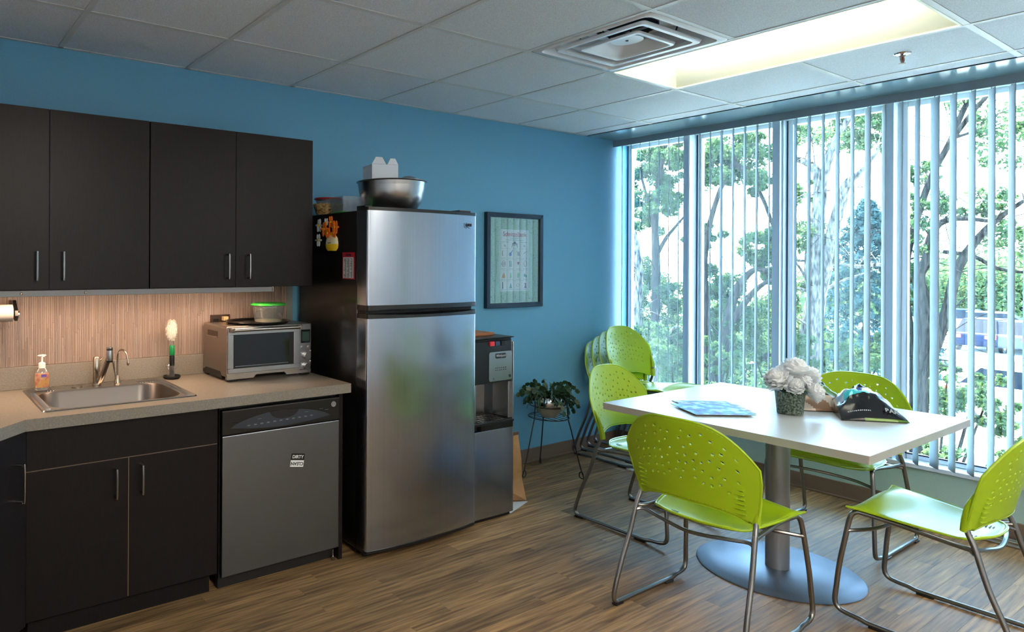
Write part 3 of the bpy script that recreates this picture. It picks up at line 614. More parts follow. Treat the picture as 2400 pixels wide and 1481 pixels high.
# fridge-side magnets
vm = thing('vase_magnet', 'small yellow vase magnet with orange and white flowers on the fridge side', 'magnet', (fx0+.002, -.375, 1.49))
fxm = fx0+.002
MB().lathe([(1e-7,.0),(.038,.0),(.052,.014),(.056,.04),(.050,.065),(.032,.080),(.034,.088),(.038,.090)], (fxm, -.375, 1.478), 28, .28, 1).build('vase', M('cream_glaze', (226, 222, 186), .25), vm, smooth=True)
MB().lathe([(1e-7,.0),(.0385,-.0005),(.053,.013),(.0575,.03),(.0575,.034)], (fxm, -.375, 1.478), 28, .285, 1).lathe([(.034,.078),(.035,.088),(.039,.091)], (fxm, -.375, 1.478), 28, .3, 1).build('glaze_band', M('yellow_glaze', (226, 190, 40), .25), vm, smooth=True)
for q in range(4): B(fxm-.0165, fxm-.0155, -.388+q*.008, -.384+q*.008, 1.516, 1.519+.003*(q % 2)).build('lettering', m_gasket, vm)
def flower(par, c, r_, n_, mat, mc, nx=-1):
    f = MB()
    for k_ in range(n_):
        a_ = 2*PI*k_/n_+random.uniform(-.1, .1); dy, dz = math.cos(a_), math.sin(a_)
        f.ell((c[0]-.004*random.random(), c[1]+dy*r_*.62, c[2]+dz*r_*.62), .003, abs(dy)*r_*.42+r_*.18, abs(dz)*r_*.42+r_*.18, 8, 6)
    o = f.build('flower', mat, par, smooth=True); MB().ell((c[0]-.005, c[1], c[2]), .004, r_*.22, r_*.22, 8, 6).build('flower_centre', mc, o, smooth=True); return o
m_or = M('orange_petal', (232, 112, 24), .6); m_wp = M('white_petal', (214, 224, 234), .6); m_yc = M('yellow_centre', (220, 170, 40), .6)
for q, (dy, dz, rr_2, mt_) in enumerate(((-.262, 1.612, .032, m_wp), (-.262, 1.535, .03, m_wp), (-.325, 1.590, .034, m_or), (-.375, 1.625, .028, m_or), (-.42, 1.598, .03, m_or), (-.36, 1.57, .026, m_or), (-.405, 1.57, .026, m_or), (-.335, 1.628, .018, m_wp))):
    flower(vm, (fxm-.006-.004*(q % 3), dy, dz), rr_2, 6, mt_, m_yc)
lm = thing('list_magnet', 'small white printed list magnet with a red header on the fridge side', 'magnet', (fxm, -.527, 1.34))
B(fxm-.002, fxm, -.579, -.475, 1.336, 1.468).build('backing', M('red_card', (170, 24, 44), .5), lm)
B(fxm-.003, fxm-.0021, -.572, -.482, 1.341, 1.444).build('paper', m_whitep, lm)
mb = MB(); rs = random.Random(3)
for c_0 in (-.565, -.537, -.510):
    for q in range(17): mb.box(fxm-.0036, fxm-.0031, c_0, c_0+rs.uniform(.008, .022), 1.345+q*.0056, 1.3474+q*.0056)
for q in range(7): mb.box(fxm-.0029, fxm-.0022, -.551+q*.007, -.546+q*.007, 1.451, 1.458+.002*(q % 2))
mb.build('print', [m_gasket], lm)

# things on the fridge
bw = thing('mixing_bowl', 'large stainless steel mixing bowl on top of the fridge', 'bowl', (-2.662, -.455, 1.684))
MB().lathe([(1e-7,.001),(.10,.001),(.135,.028),(.162,.075),(.174,.125),(.177,.168),(.186,.172),(.187,.169),(.179,.165),(.171,.12),(.158,.075),(.13,.031),(.098,.005),(1e-7,.005)], (-2.662, -.455, 1.6725), 56).build('shell', m_steelh, bw, smooth=True)
wb = thing('paper_carton', 'white folded paper carton sticking up from the steel bowl', 'box', (-2.69, -.40, 1.80))
c0 = Vector((-2.70, -.395, 0)); ux = Vector((.97, -.24, 0)); uy = Vector((.24, .97, 0))
def obox(mb, a0, a1, b0, b1, z0, z1, taper=0):
    P_ = lambda a_, b_, z_: c0+ux*a_+uy*b_+Vector((0,0,z_))
    mb.add([P_(a0,b0,z0),P_(a1,b0,z0),P_(a1,b1,z0),P_(a0,b1,z0),P_(a0+taper,b0,z1),P_(a1-taper,b0,z1),P_(a1-taper,b1,z1),P_(a0+taper,b1,z1)], [(0,3,2,1),(4,5,6,7),(0,1,5,4),(1,2,6,5),(2,3,7,6),(3,0,4,7)])
mb = MB(); obox(mb, -.065, .085, -.06, .07, 1.73, 1.935); mb.build('carton_body', M('white_card', (216, 224, 236), .6), wb, bevel=.001)
mb = MB(); obox(mb, -.065, .015, -.061, -.056, 1.9355, 1.972, .022); obox(mb, .022, .085, -.061, -.056, 1.9355, 1.968, .018); mb.build('flap', bpy.data.materials['white_card'], wb)
tag(MB().ell((-2.60, -.52, 1.835), .06, .05, .04, 20, 10).build('plastic_wrap', m_frost, None, smooth=True), 'crumpled clear plastic wrap heaped in the steel bowl', 'wrap')
tub(-2.875, -.36, 1.6725, .066, .078, .085, m_glid, 'square clear plastic container stood on a green lid on the fridge', lid_low=True, body=m_frost, square=True)
bk = thing('wicker_basket', 'small round wicker basket at the back corner of the fridge top', 'basket', (-2.895, -.20, 1.6725))
mb = MB(); m_wick = M('wicker', (176, 140, 84), .7); tex(m_wick, 60, (140, 104, 58), (204, 172, 112))
for rw in range(7):
    z_ = 1.677+rw*.0085; rad = .060+rw*.003
    mb.tube([(-2.895+(rad+.003*math.sin(k_*PI+rw*PI))*math.cos(2*PI*k_/28), -.20+(rad+.003*math.sin(k_*PI+rw*PI))*math.sin(2*PI*k_/28), z_+.002*math.cos(k_*PI+rw*PI)) for k_ in range(29)], .0046, 6, False)
for k_ in range(14):
    a_ = 2*PI*k_/14; mb.tube([(-2.895+.058*math.cos(a_), -.20+.058*math.sin(a_), 1.6745), (-2.895+.082*math.cos(a_), -.20+.082*math.sin(a_), 1.735)], .003, 5)
mb.build('weave', m_wick, bk, smooth=True); MB().cyl((-2.895, -.20, 1.673), .058, 0, .003, 24).build('bottom', m_wick, bk)
tub(-2.895, -.20, 1.6785, .05, .068, .083, m_rlid, 'round container with a red lid sitting in the wicker basket', body=m_frost)
tag(MB().tube([(-2.97, -.02, 1.70), (-2.965, -.02, 1.76), (-2.94, -.02, 1.785), (-2.905, -.02, 1.77), (-2.89, -.02, 1.72), (-2.888, -.02, 1.675)], .0028, 6, smoothn=6).build('white_cable', m_whitep, None, smooth=True), 'thin white cable looping up against the wall behind the fridge', 'cable')

# ------------------------------------------------------------------ framed poster
pf = thing('framed_poster', 'dark framed poster with rows of small pictures under the title Schnitzelbank', 'picture', (-1.23, -.012, 1.11))
px0, px1, pz0, pz1 = -1.513, -.950, 1.113, 1.768; m_frame = M('navy_black_frame', (18, 40, 62), .35); y_ = -.032
MB().prismax([(px0,pz0),(px1,pz0),(px1-.032,pz0+.032),(px0+.032,pz0+.032)], y_, -.001, 1).build('frame_bottom', m_frame, pf, bevel=.002)
MB().prismax([(px0,pz1),(px1,pz1),(px1-.032,pz1-.032),(px0+.032,pz1-.032)], y_, -.001, 1).build('frame_top', m_frame, pf, bevel=.002)
MB().prismax([(px0,pz0),(px0,pz1),(px0+.032,pz1-.032),(px0+.032,pz0+.032)], y_, -.001, 1).build('frame_side', m_frame, pf, bevel=.002)
MB().prismax([(px1,pz0),(px1,pz1),(px1-.032,pz1-.032),(px1-.032,pz0+.032)], y_, -.001, 1).build('frame_side', m_frame, pf, bevel=.002)
m_mat = M('signed_mat', (128, 160, 150), .6); tex(m_mat, 60, (122, 160, 158), (156, 192, 180), stretch=(1, 1, 3), detail=9, pos=(.35, .5))
mb_ = B(px0+.03, px1-.03, -.014, -.003, pz0+.03, pz1-.03).build('mat', m_mat, pf)
sx0, sx1, sz0, sz1 = px0+.142, px1-.135, 1.225, 1.655; m_paper = M('poster_paper', (206, 218, 226), .6)
ps = B(sx0, sx1, -.0150, -.0141, sz0, sz1).build('poster', m_paper, pf)
m_ink = M('ink_navy', (60, 70, 120), .6); m_inkr = M('ink_red', (150, 40, 76), .6); m_inkt = M('ink_teal', (60, 140, 150), .6); m_inko = M('ink_ochre', (186, 140, 96), .6); m_inkg = M('ink_green', (110, 176, 150), .6)
ti = text('Schnitzelbank', .046, m_inkr, ps, ((sx0+sx1)/2, -.0153, 1.622), FR, ext=.0002, sx=.93, bold=.0004)
lw = sx1-sx0; yp = -.0152; xm_ = (sx0+sx1)/2
def line(x, z, L, h=.003, mat=m_inkt, mbx=None): mbx.box(x, x+L, yp-.0003, yp, z, z+h)
L_ = MB(); rs = random.Random(5)
def words(x, z, L, h=.0035):
    e = x
    while e < x+L: k_ = rs.uniform(.004, .012); L_.box(e, min(e+k_, x+L), yp-.0003, yp, z, z+h); e += k_+.003
words(xm_-.045, 1.593, .09); words(xm_-.09, 1.580, .18); words(sx0+.012, 1.566, .07); words(sx1-.085, 1.566, .07)
for z_ in (1.521, 1.447, 1.372, 1.298): L_.box(sx0+.01, sx1-.01, yp-.0003, yp, z_, z_+.0012)
cxs = [sx0+lw*t for t in (.12, .37, .63, .88)]
for z_ in (1.455, 1.380, 1.306, 1.236):
    for q in range(4): words(cxs[q]-.022, z_, .044, .003)
L_.build('caption', m_inkt, ps)
def icon(mat, fn): i_ = MB(); fn(i_); i_.build('icon', mat, ps)
def disc(i_, x, z, rx, rz, n_=14): i_.prismax([(x+rx*math.cos(2*PI*k_/n_), z+rz*math.sin(2*PI*k_/n_)) for k_ in range(n_)], yp-.0003, yp, 1)
def ringf(i_, x, z, r0, r1): i_.tube([(x+r0*math.cos(2*PI*k_/18), yp, z+r1*math.sin(2*PI*k_/18)) for k_ in range(19)], .0016, 4, False)
def seg(i_, x0, z0, x1, z1, w_=.0016): i_.tube([(x0, yp, z0), (x1, yp, z1)], w_, 4)
def f_bench(i_): i_.box(xm_-.028, xm_+.028, yp-.0003, yp, 1.553, 1.559); [seg(i_, xm_+a_, 1.555, xm_+a_*1.25, 1.530, .002) for a_ in (-.024, .022)]; disc(i_, xm_, 1.564, .012, .008); i_.box(xm_-.02, xm_+.02, yp-.0003, yp, 1.545, 1.548)
icon(m_ink, f_bench); icon(m_inkt, lambda i_: [seg(i_, sx0+.035+a_, 1.55, sx0+.045+a_, 1.535) for a_ in (0, .01)]); icon(m_inkt, lambda i_: [seg(i_, sx1-.055+a_, 1.55, sx1-.045+a_, 1.535) for a_ in (0, .01)])
icon(m_ink, lambda i_: [seg(i_, cxs[0]-.01, 1.508, cxs[0]-.016, 1.49, .002), seg(i_, cxs[0]-.016, 1.49, cxs[0]-.01, 1.47, .002)])
icon(M('ink_blue', (50, 100, 170), .6), lambda i_: [seg(i_, cxs[1]+.016, 1.512, cxs[1]-.004, 1.486, .003), disc(i_, cxs[1]-.006, 1.483, .013, .014)])
icon(m_ink, lambda i_: [seg(i_, cxs[2]-.018, 1.508, cxs[2]+.006, 1.472), seg(i_, cxs[2]+.018, 1.508, cxs[2]-.006, 1.472), seg(i_, cxs[2]-.004, 1.505, cxs[2]+.016, 1.472), seg(i_, cxs[2]+.004, 1.5, cxs[2]-.014, 1.476)])
icon(m_ink, lambda i_: [seg(i_, cxs[3]-.02, 1.488, cxs[3]+.0, 1.50, .002), seg(i_, cxs[3], 1.50, cxs[3]+.022, 1.506, .0014)])
icon(m_ink, lambda i_: [ringf(i_, cxs[0], 1.418, .018, .020), ringf(i_, cxs[0], 1.418, .009, .010), disc(i_, cxs[0], 1.418, .003, .003)])
icon(m_inkt, lambda i_: [seg(i_, cxs[1]-.014+a_, 1.438, cxs[1]-.010+a_*1.2, 1.396, .003) for a_ in (0, .012)])
icon(m_inkr, lambda i_: [disc(i_, cxs[2]-.005, 1.424, .007, .007), disc(i_, cxs[2]+.005, 1.424, .007, .007), i_.prismax([(cxs[2]-.011,1.422),(cxs[2],1.406),(cxs[2]+.011,1.422)], yp-.0003, yp, 1)])
icon(m_ink, lambda i_: [ringf(i_, cxs[3], 1.418, .012, .021)])
icon(m_inko, lambda i_: i_.prismax([(cxs[0]-.017,1.318),(cxs[0]+.015,1.318),(cxs[0]+.012,1.34),(cxs[0]+.002,1.357),(cxs[0]-.012,1.338)], yp-.0003, yp, 1))
icon(m_inkg, lambda i_: [disc(i_, cxs[1]-.002, 1.328, .010, .013), disc(i_, cxs[1]-.002, 1.347, .006, .009)])
icon(m_inkg, lambda i_: disc(i_, cxs[2], 1.337, .012, .021)); icon(m_inkt, lambda i_: [disc(i_, cxs[3]-.006, 1.336, .010, .012), disc(i_, cxs[3]+.009, 1.33, .008, .010)])
icon(m_ink, lambda i_: [disc(i_, cxs[0]-.01, 1.285, .005, .006), seg(i_, cxs[0]-.01, 1.28, cxs[0]-.01, 1.262, .0035), seg(i_, cxs[0]-.010, 1.262, cxs[0]-.014, 1.244, .002), seg(i_, cxs[0]-.010, 1.262, cxs[0]-.004, 1.244, .002)])
icon(m_inkt, lambda i_: i_.prismax([(cxs[1]-.016,1.246),(cxs[1]+.014,1.246),(cxs[1]-.001,1.286)], yp-.0003, yp, 1)); icon(m_inkt, lambda i_: ringf(i_, cxs[2]-.004, 1.268, .013, .010))
icon(M('ink_purple', (110, 60, 140), .6), lambda i_: i_.prismax([(cxs[3]-.012,1.246),(cxs[3]+.014,1.246),(cxs[3]+.008,1.262),(cxs[3]+.01,1.28),(cxs[3]-.012,1.282),(cxs[3]-.002,1.27),(cxs[3]-.006,1.258)], yp-.0003, yp, 1))
sg = MB(); rs = random.Random(9)
for q in range(130):
    a_, b_ = rs.uniform(px0+.045, px1-.06), rs.uniform(pz0+.045, pz1-.05)
    if sx0-.03 < a_ < sx1+.0 and sz0-.015 < b_ < sz1+.015: continue
    s_ = rs.uniform(.01, .026); an = rs.choice((0, .4, 1.3, -.5)); pts = []
    for k_ in range(9): t = k_/8*s_; z_ = rs.uniform(-.004, .004); pts.append((a_+t*math.cos(an)-z_*math.sin(an), -.0143, b_+t*math.sin(an)+z_*math.cos(an)))
    sg.tube(pts, .0006, 3, False)
sg.build('signatures', m_ink, pf)
B(px0+.031, px1-.031, -.0205, -.0195, pz0+.031, pz1-.031).build('glazing', m_pane, pf)

# ------------------------------------------------------------------ water cooler
wx0, wx1, wy0, wy1 = -2.235, -1.930, -.640, -.305
wc = thing('water_cooler', 'tall stainless and black water cooler standing right of the fridge', 'water cooler', ((wx0+wx1)/2, -.47, 0))
zt_ = 1.008; 
MB().box(wx0, wx1, wy0+.03, wy1, .02, .545).box(wx0, wx1, wy0+.19, wy1, .545, .76).box(wx0, wx1, wy0+.02, wy1, .76, zt_-.004).build('cabinet', m_blackm, wc)
for a_, b_ in ((wx0, wx0+.028), (wx1-.028, wx1)): B(a_, b_, wy0+.012, wy0+.19, .545, .757).build('side_cheek', m_steelh, wc, bevel=.005)
MB().prism([(wx0+.028,wy0+.185),(wx0+.028,wy0+.13),(wx0+.05,wy0+.175),((wx0+wx1)/2,wy0+.180),(wx1-.05,wy0+.175),(wx1-.028,wy0+.13),(wx1-.028,wy0+.185)], .547, .757).build('bay_back', m_steelh, wc, smooth=True)
MB().prism([(wx0,wy0+.03),(wx0,wy0+.008),(wx0+.006,wy0),(wx1-.006,wy0),(wx1,wy0+.008),(wx1,wy0+.03)], .022, .500).build('door', m_steel, wc, bevel=.002)
B(wx0+.05, wx1-.005, wy0-.003, wy0+.03, .500, .532).build('tray_front', m_black, wc, bevel=.003)
dt = MB().box(wx0+.0, wx1-.003, wy0-.010, wy0+.16, .532, .545).build('drip_tray', m_black, wc, bevel=.003)
gd = MB()
for q in range(8): gd.box(wx0+.05+q*.027, wx0+.058+q*.027, wy0+.008, wy0+.14, .5455, .5485)
for q in range(4): gd.box(wx0+.045, wx1-.03, wy0+.015+q*.035, wy0+.021+q*.035, .5455, .548)
gd.build('grille', m_steelh, dt)
MB().prism([(wx0,wy0+.02),(wx0,wy0-.002),(wx1-.02,wy0-.002),(wx1-.004,wy0+.004),(wx1-.004,wy0+.02)], .757, zt_-.02).build('head_front', m_black, wc, bevel=.004)
B(wx0-.001, wx1+.001, wy0-.004, wy1, zt_-.006, zt_).build('top_cover', m_black, wc, bevel=.003)
fp = MB().prismax([(x_, z_) for x_, z_ in rr(-2.132, -1.953, .768, .930, .012, 4)], wy0-.0085, wy0-.0022, 1).build('dispenser_plate', m_steelh, wc, bevel=.001)
MB().prismax([(x_, z_) for x_, z_ in rr(-2.082, -2.003, .893, .921, .006, 4)], wy0-.0105, wy0-.0086, 1).build('logo_plate', m_gasket, fp)
text('Whirlpool', .0185, m_whitep, fp, (-2.0425, wy0-.0108, .907), FR, ext=.0003, sx=.95)
ms = MB()
for r_ in range(2):
    for q in range(6): ms.box(-2.083+q*.0155, -2.077+q*.0155, wy0-.0092, wy0-.0086, .826+r_*.012, .830+r_*.012)
ms.box(-1.977, -1.962, wy0-.0092, wy0-.0086, .782, .797).cyl((-2.098, wy0-.0086, .783), .005, -.0005, 0, 10, 1); ms.build('print', m_gasket, fp)
for q, (a_, mt_) in enumerate(((-2.127, M('red_button', (206, 40, 52), .4)), (-2.085, M('blue_button', (40, 60, 90), .35)), (-2.04, m_black))):
    B(a_, a_+.034, wy0-.012, wy0+.02, .963, .988).build('tap_button', mt_, wc, bevel=.002)
B(wx0+.005, wx1-.005, wy0+.02, wy1-.01, .0, .022).build('plinth', m_blackm, wc)
MB().box(wx1-.007, wx1+.0015, wy0-.001, wy1, .022, zt_-.03).build('side_trim', m_steelh, wc, bevel=.003)
cbd = tag(MB().box(-2.232, -1.985, -.545, -.315, zt_+.0004, zt_+.016).build('wooden_board', M('brown_board', (150, 98, 62), .6), None, bevel=.002), 'flat brown wooden board lying on top of the water cooler', 'board')

# paper bag + sheet
bg_ = thing('paper_bag', 'tall folded brown paper bag on the floor between cooler and plant', 'bag', (-1.80, -.43, 0))
m_kraft = M('kraft_paper', (158, 120, 78), .85); tex(m_kraft, 8, (146, 110, 70), (168, 130, 88), bump=.1)
mb = MB(); mb.add([(-1.918,-.505,.13),(-1.702,-.505,.13),(-1.700,-.36,.13),(-1.918,-.36,.13),(-1.918,-.490,.40),(-1.722,-.490,.40),(-1.722,-.45,.40),(-1.918,-.45,.40),
    (-1.918,-.500,.25),(-1.710,-.507,.25),(-1.708,-.38,.25),(-1.918,-.38,.25)], [(0,1,9,8),(1,2,10,9),(2,3,11,10),(8,9,5,4),(9,10,6,5),(10,11,7,6)])
mb.build('sack', m_kraft, bg_, solid=.001)
MB().add([(-1.918,-.505,.13),(-1.702,-.505,.13),(-1.700,-.36,.13),(-1.918,-.36,.13),(-1.918,-.42,.004),(-1.690,-.53,.004),(-1.690,-.36,.004),(-1.918,-.36,.004)], [(0,1,5,4),(1,2,6,5),(2,3,7,6),(4,5,6,7)]).build('base_fold', m_kraft, bg_, solid=.001)
MB().box(-1.918, -1.72, -.494, -.486, .392, .41).build('rim', M('kraft_dark', (78, 56, 38), .9), bg_)
tag(MB().add([(-1.925,-.62,.0015),(-1.80,-.58,.0015),(-1.695,-.545,.0015),(-1.70,-.535,.002),(-1.92,-.44,.0025)], [(0,1,2,3,4)]).build('paper_sheet', m_whitep, None, solid=.0008), 'white sheet of paper on the floor at the foot of the paper bag', 'paper')

# ------------------------------------------------------------------ plant stand + cactus
sc = Vector((-1.15, -.25, 0))
st = thing('plant_stand', 'black wire plant stand with three curled legs against the blue wall', 'plant stand', sc)
def ringp(r_, z_, n_=40): return [(sc.x+r_*math.cos(2*PI*k_/n_), sc.y+r_*math.sin(2*PI*k_/n_), z_) for k_ in range(n_+1)]
MB().tube(ringp(.132, .385), .0034, 8, False).build('lower_ring', m_wire, st, smooth=True); MB().tube(ringp(.118, .462), .0034, 8, False).build('upper_ring', m_wire, st, smooth=True)
for a_ in (math.radians(-66), math.radians(54), math.radians(174)):
    d_ = Vector((math.cos(a_), math.sin(a_), 0)); P_ = lambda r_, z_: sc+d_*r_+Vector((0,0,z_))
    MB().tube([P_(.225,.030), P_(.216,.048), P_(.203,.040), P_(.202,.015), P_(.218,.005), P_(.228,.012), P_(.212,.06), P_(.175,.20), P_(.145,.32), P_(.128,.385), P_(.122,.462), P_(.124,.50), P_(.140,.524), P_(.160,.516), P_(.160,.496), P_(.146,.488)], .0042, 8, smoothn=5).build('leg', m_wire, st, smooth=True)
cb_ = MB()
for k_ in range(-2, 3): 
    h_ = math.sqrt(.13**2-(k_*.045)**2); cb_.tube([(sc.x+k_*.045, sc.y-h_, .383), (sc.x+k_*.045, sc.y+h_, .383)], .002, 6)
cb_.build('cross_wire', m_wire, st)
pp_ = thing('potted_cactus', 'leafy green holiday cactus in a silver-rimmed round pot', 'potted plant', (sc.x, sc.y, .386))
MB().lathe([(1e-7,.0),(.048,.0),(.052,.004),(.090,.048),(.108,.085),(.111,.112)], (sc.x, sc.y, .386), 40).build('pot', M('stone_glaze', (150, 146, 134), .35), pp_, smooth=True)
MB().lathe([(.111,.085),(.114,.10),(.112,.125),(.104,.140),(.098,.140),(.098,.12)], (sc.x, sc.y, .386), 40).build('pot_rim', m_chrome, pp_, smooth=True)
MB().cyl((sc.x, sc.y, .386), .09, .11, .118, 24).build('soil', M('dark_soil', (44, 32, 26), .95), pp_)
rs = random.Random(21)
for q in range(70):
    a_ = 2*PI*q/70*3.1+rs.uniform(-.3, .3); el = rs.uniform(.25, 1.4); segL = .036; p_ = Vector((sc.x+.04*math.cos(a_), sc.y+.04*math.sin(a_), .505)); st_ = MB(); dirv = Vector((math.cos(a_)*math.cos(el), math.sin(a_)*math.cos(el), math.sin(el))); tw = rs.uniform(0, PI)
    for s_ in range(rs.randint(4, 6)):
        side = dirv.cross(Vector((math.sin(tw), math.cos(tw), .3))).normalized(); nn_ = p_+dirv*segL; nr = dirv.cross(side)*.0012
        if nn_.y > -.03: dirv.y = -abs(dirv.y); nn_ = p_+dirv*segL
        W2 = .0135; pts = [p_-side*.003, p_+dirv*segL*.35-side*W2, p_+dirv*segL*.65-side*W2*.8, p_+dirv*segL*.8-side*W2*1.05, nn_-side*.004, nn_+side*.004, p_+dirv*segL*.8+side*W2*1.05, p_+dirv*segL*.65+side*W2*.8, p_+dirv*segL*.35+side*W2, p_+side*.003]
        st_.add([x_+nr for x_ in pts]+[x_-nr for x_ in pts], [tuple(range(10)), tuple(range(19,9,-1))]+[(k_,(k_+1)%10,10+(k_+1)%10,10+k_) for k_ in range(10)])
        p_ = nn_; dirv = (dirv+Vector((rs.uniform(-.18,.18), rs.uniform(-.18,.18), -.30-.1*s_))).normalized()
    st_.build('leafy_stem', m_plant, pp_)

# ------------------------------------------------------------------ table
tb = thing('cafe_table', 'square white-topped cafe table on a silver pedestal base', 'table', (-1.40, -1.76, 0))
tx0, tx1, ty0, ty1 = -1.952, -.862, -2.295, -1.225
MB().box(tx0+.001, tx1-.001, ty0+.001, ty1-.001, .728, .740).build('tabletop', m_white, tb)
MB().prism(rr(tx0, tx1, ty0, ty1, .006, 3), .709, .7392).build('edge', m_edge, tb)
MB().cyl((-1.40,-1.76,0), .048, .012, .70, 40).build('post', m_silver, tb, smooth=True)
MB().box(-1.60, -1.20, -1.79, -1.73, .69, .709).box(-1.43, -1.37, -1.96, -1.56, .69, .709).build('bracket', m_silver, tb)
MB().lathe([(1e-7,.0),(.328,.0),(.33,.003),(.326,.006),(.275,.011),(.272,.013),(.05,.015),(1e-7,.015)], (-1.40,-1.76,0), 96).build('base', M('silver_base', (98, 110, 128), .44, .6), tb, smooth=True)

# ------------------------------------------------------------------ chairs (facing +x)
def backpt(u, v):                                             # u in -1..1, v in 0..1
    zb_ = .466+.034*max(0, 1-abs(u/.90)**3.0) if abs(u) < .9 else .466
    zt2 = .828-.150*abs(u)**3.4; z_ = zb_+(zt2-zb_)*v; Wd = .222+.036*min(1, max(0, (z_-.466)/.16))**.7
    if z_ > .70: Wd -= .010*((z_-.70)/.13)
    y_ = u*Wd; xe = -.150-.075*((z_-.466)/.30)**1.15 if z_ > .466 else -.150
    return Vector((xe-.058*(1-u*u)+.0, y_, z_))
def seatpt(u, v):                                             # u -1..1 across, v 0 rear .. 1 front
    Wd = .165+.055*min(1, v*1.6)**.8+.018*max(0, (v-.6)/.4)**2
    rx = -.198+.030*abs(u)**3; fx = .205-.020*(1-abs(u)**2)*0+.0; x_ = rx+(fx-rx)*v
    if v < .18: Wd *= (.80+.20*math.sqrt(max(0, 1-((.18-v)/.18)**2)))
    y_ = u*Wd; z_ = .412+.034*v**.8-.026*(1-u*u)*math.sin(min(1, v/.85)*PI)**.8+.030*(1-u*u)*math.exp(-((v-.86)/.12)**2)
    if v > .9: z_ -= .030*((v-.9)/.1)**1.5*(1-u**4)
    if v < .12: z_ += .016*((.12-v)/.12)**1.5
    return Vector((x_, y_, z_))
def make_chair(label, group):
    t = thing('stacking_chair', label, 'chair', group=group)
    NU, NV = 36, 20; mb = MB(); key = {}
    def vid(i2, j2):                                          # half-step lattice
        if (i2, j2) not in key: key[(i2, j2)] = len(mb.v); mb.v.append(tuple(backpt(-1+i2/NU, j2/(2*NV))))
        return key[(i2, j2)]
    rs_ = random.Random(4); holes = {}
    for j in range(5, NV-2):
        for i in range(3, NU-3):
            u = -1+2*(i+.5)/NU
            if (j+i*0) % 1 == 0 and rs_.random() < (.62 if abs(u) < .55 else .5) and not any((i+a_, j+b_) in holes for a_, b_ in ((-1, 0), (0, -1), (-1, -1), (1, -1))) and (abs(u) < .8) and j < NV-2-3*abs(u)**2: holes[(i, j)] = rs_.uniform(.22, .38)
    for j in range(NV):
        for i in range(NU):
            ring = [(2*i,2*j),(2*i+1,2*j),(2*i+2,2*j),(2*i+2,2*j+1),(2*i+2,2*j+2),(2*i+1,2*j+2),(2*i,2*j+2),(2*i,2*j+1)]
            ids = [vid(*q) for q in ring]
            if (i, j) in holes:
                r_ = holes[(i, j)]; b = len(mb.v)
                for a_ in range(8):
                    an = math.radians(225+45*a_); ii = i+.5+r_*math.cos(an)*1.0; jj = j+.5+r_*math.sin(an)*.86; mb.v.append(tuple(backpt(-1+2*ii/NU, jj/NV)))
                for a_ in range(8): mb.f.append((ids[a_], ids[(a_+1)%8], b+(a_+1)%8, b+a_)); mb.mi.append(0)
            else: mb.f.append(tuple(ids)); mb.mi.append(0)
    bk_ = mb.build('backrest', m_green, t, smooth=True, off=(0,0,0), solid=.006)
    ed = MB(); pts = [backpt(-1, v/8) for v in range(8)]+[backpt(-1+2*k_/30, 1) for k_ in range(31)]+[backpt(1, 1-v/8) for v in range(1, 9)]
    ed.tube(pts, .0052, 6); ed.tube([backpt(-.9+1.8*k_/20, 0) for k_ in range(21)], .0042, 6); ed.build('rim', m_green, bk_, smooth=True, off=(0,0,0))
    for s_ in (-1, 1):
        er = MB()
        er.tube([(-.146, s_*.222, .462), (-.150, s_*.226, .50), (-.160, s_*.238, .56), (-.180, s_*.246, .615)], [.0145, .0145, .011, .002], 10, smoothn=3)
        for q in range(6):
            z_ = .500+q*.018; u_ = .86; c_ = backpt(s_*u_, 0); xx = backpt(s_*.80, (z_-.48)/.30).x
            er.add([(xx-.012, s_*.205, z_), (xx-.004, s_*.205, z_-.004), (xx-.004, s_*.205, z_+.004), (xx-.016, s_*.165, z_)], [(0,1,2),(0,1,3),(1,2,3),(0,2,3)])
        er.build('side_socket', m_green, bk_, smooth=True, off=(0,0,0))
    g = MB().grid(lambda a_, b_: seatpt(-1+2*a_, b_), 26, 26); se = g.build('seat', m_green, t, smooth=True, off=(0,0,0), solid=.007)
    e2 = MB(); loop = [seatpt(-1, 1-k_/14) for k_ in range(15)]+[seatpt(-1+2*k_/16, 0) for k_ in range(1, 17)]+[seatpt(1, k_/14) for k_ in range(1, 15)]+[seatpt(1-2*k_/16, 1) for k_ in range(1, 17)]
    e2.tube(loop, .0048, 6, False); e2.build('rim', m_green, se, smooth=True, off=(0,0,0))
    sl_ = MB()
    for q in range(3):
        for s_ in (-1, 1): c_ = seatpt(s_*.55, .10+.028*q); sl_.box(c_.x-.002, c_.x+.002, c_.y-.025, c_.y+.025, c_.z+.0032, c_.z+.0042)
    sl_.build('seat_slot', m_blackm, se, off=(0,0,0))
    R_ = .0093
    for s_ in (-1, 1):
        fr = MB(); y1, y2 = .253*s_, .232*s_
        fr.tube([(-.150,.224*s_,.53), (-.152,.225*s_,.47), (-.176,.232*s_,.408), (-.213,.240*s_,.283), (-.258,.248*s_,.17), (-.292,y1,.065), (-.296,y1,.030), (-.280,y1,.0135), (-.25,y1,.0125), (-.10,y1,.0125), (.06,y1,.0125), (.125,y1,.0135), (.155,y1,.020), (.195,y1,.024), (.226,y1,.034), (.238,y1,.062), (.234,.250*s_,.12), (.226,.245*s_,.21), (.208,.236*s_,.33), (.196,.228*s_,.405), (.180,.222*s_,.427), (.155,.216*s_,.428), (.06,.205*s_,.418), (-.08,.206*s_,.403), (-.14,.215*s_,.400), (-.172,.230*s_,.403)], R_, 10, smoothn=4)
        fr.build('side_frame', m_tube, t, smooth=True, off=(0,0,0))
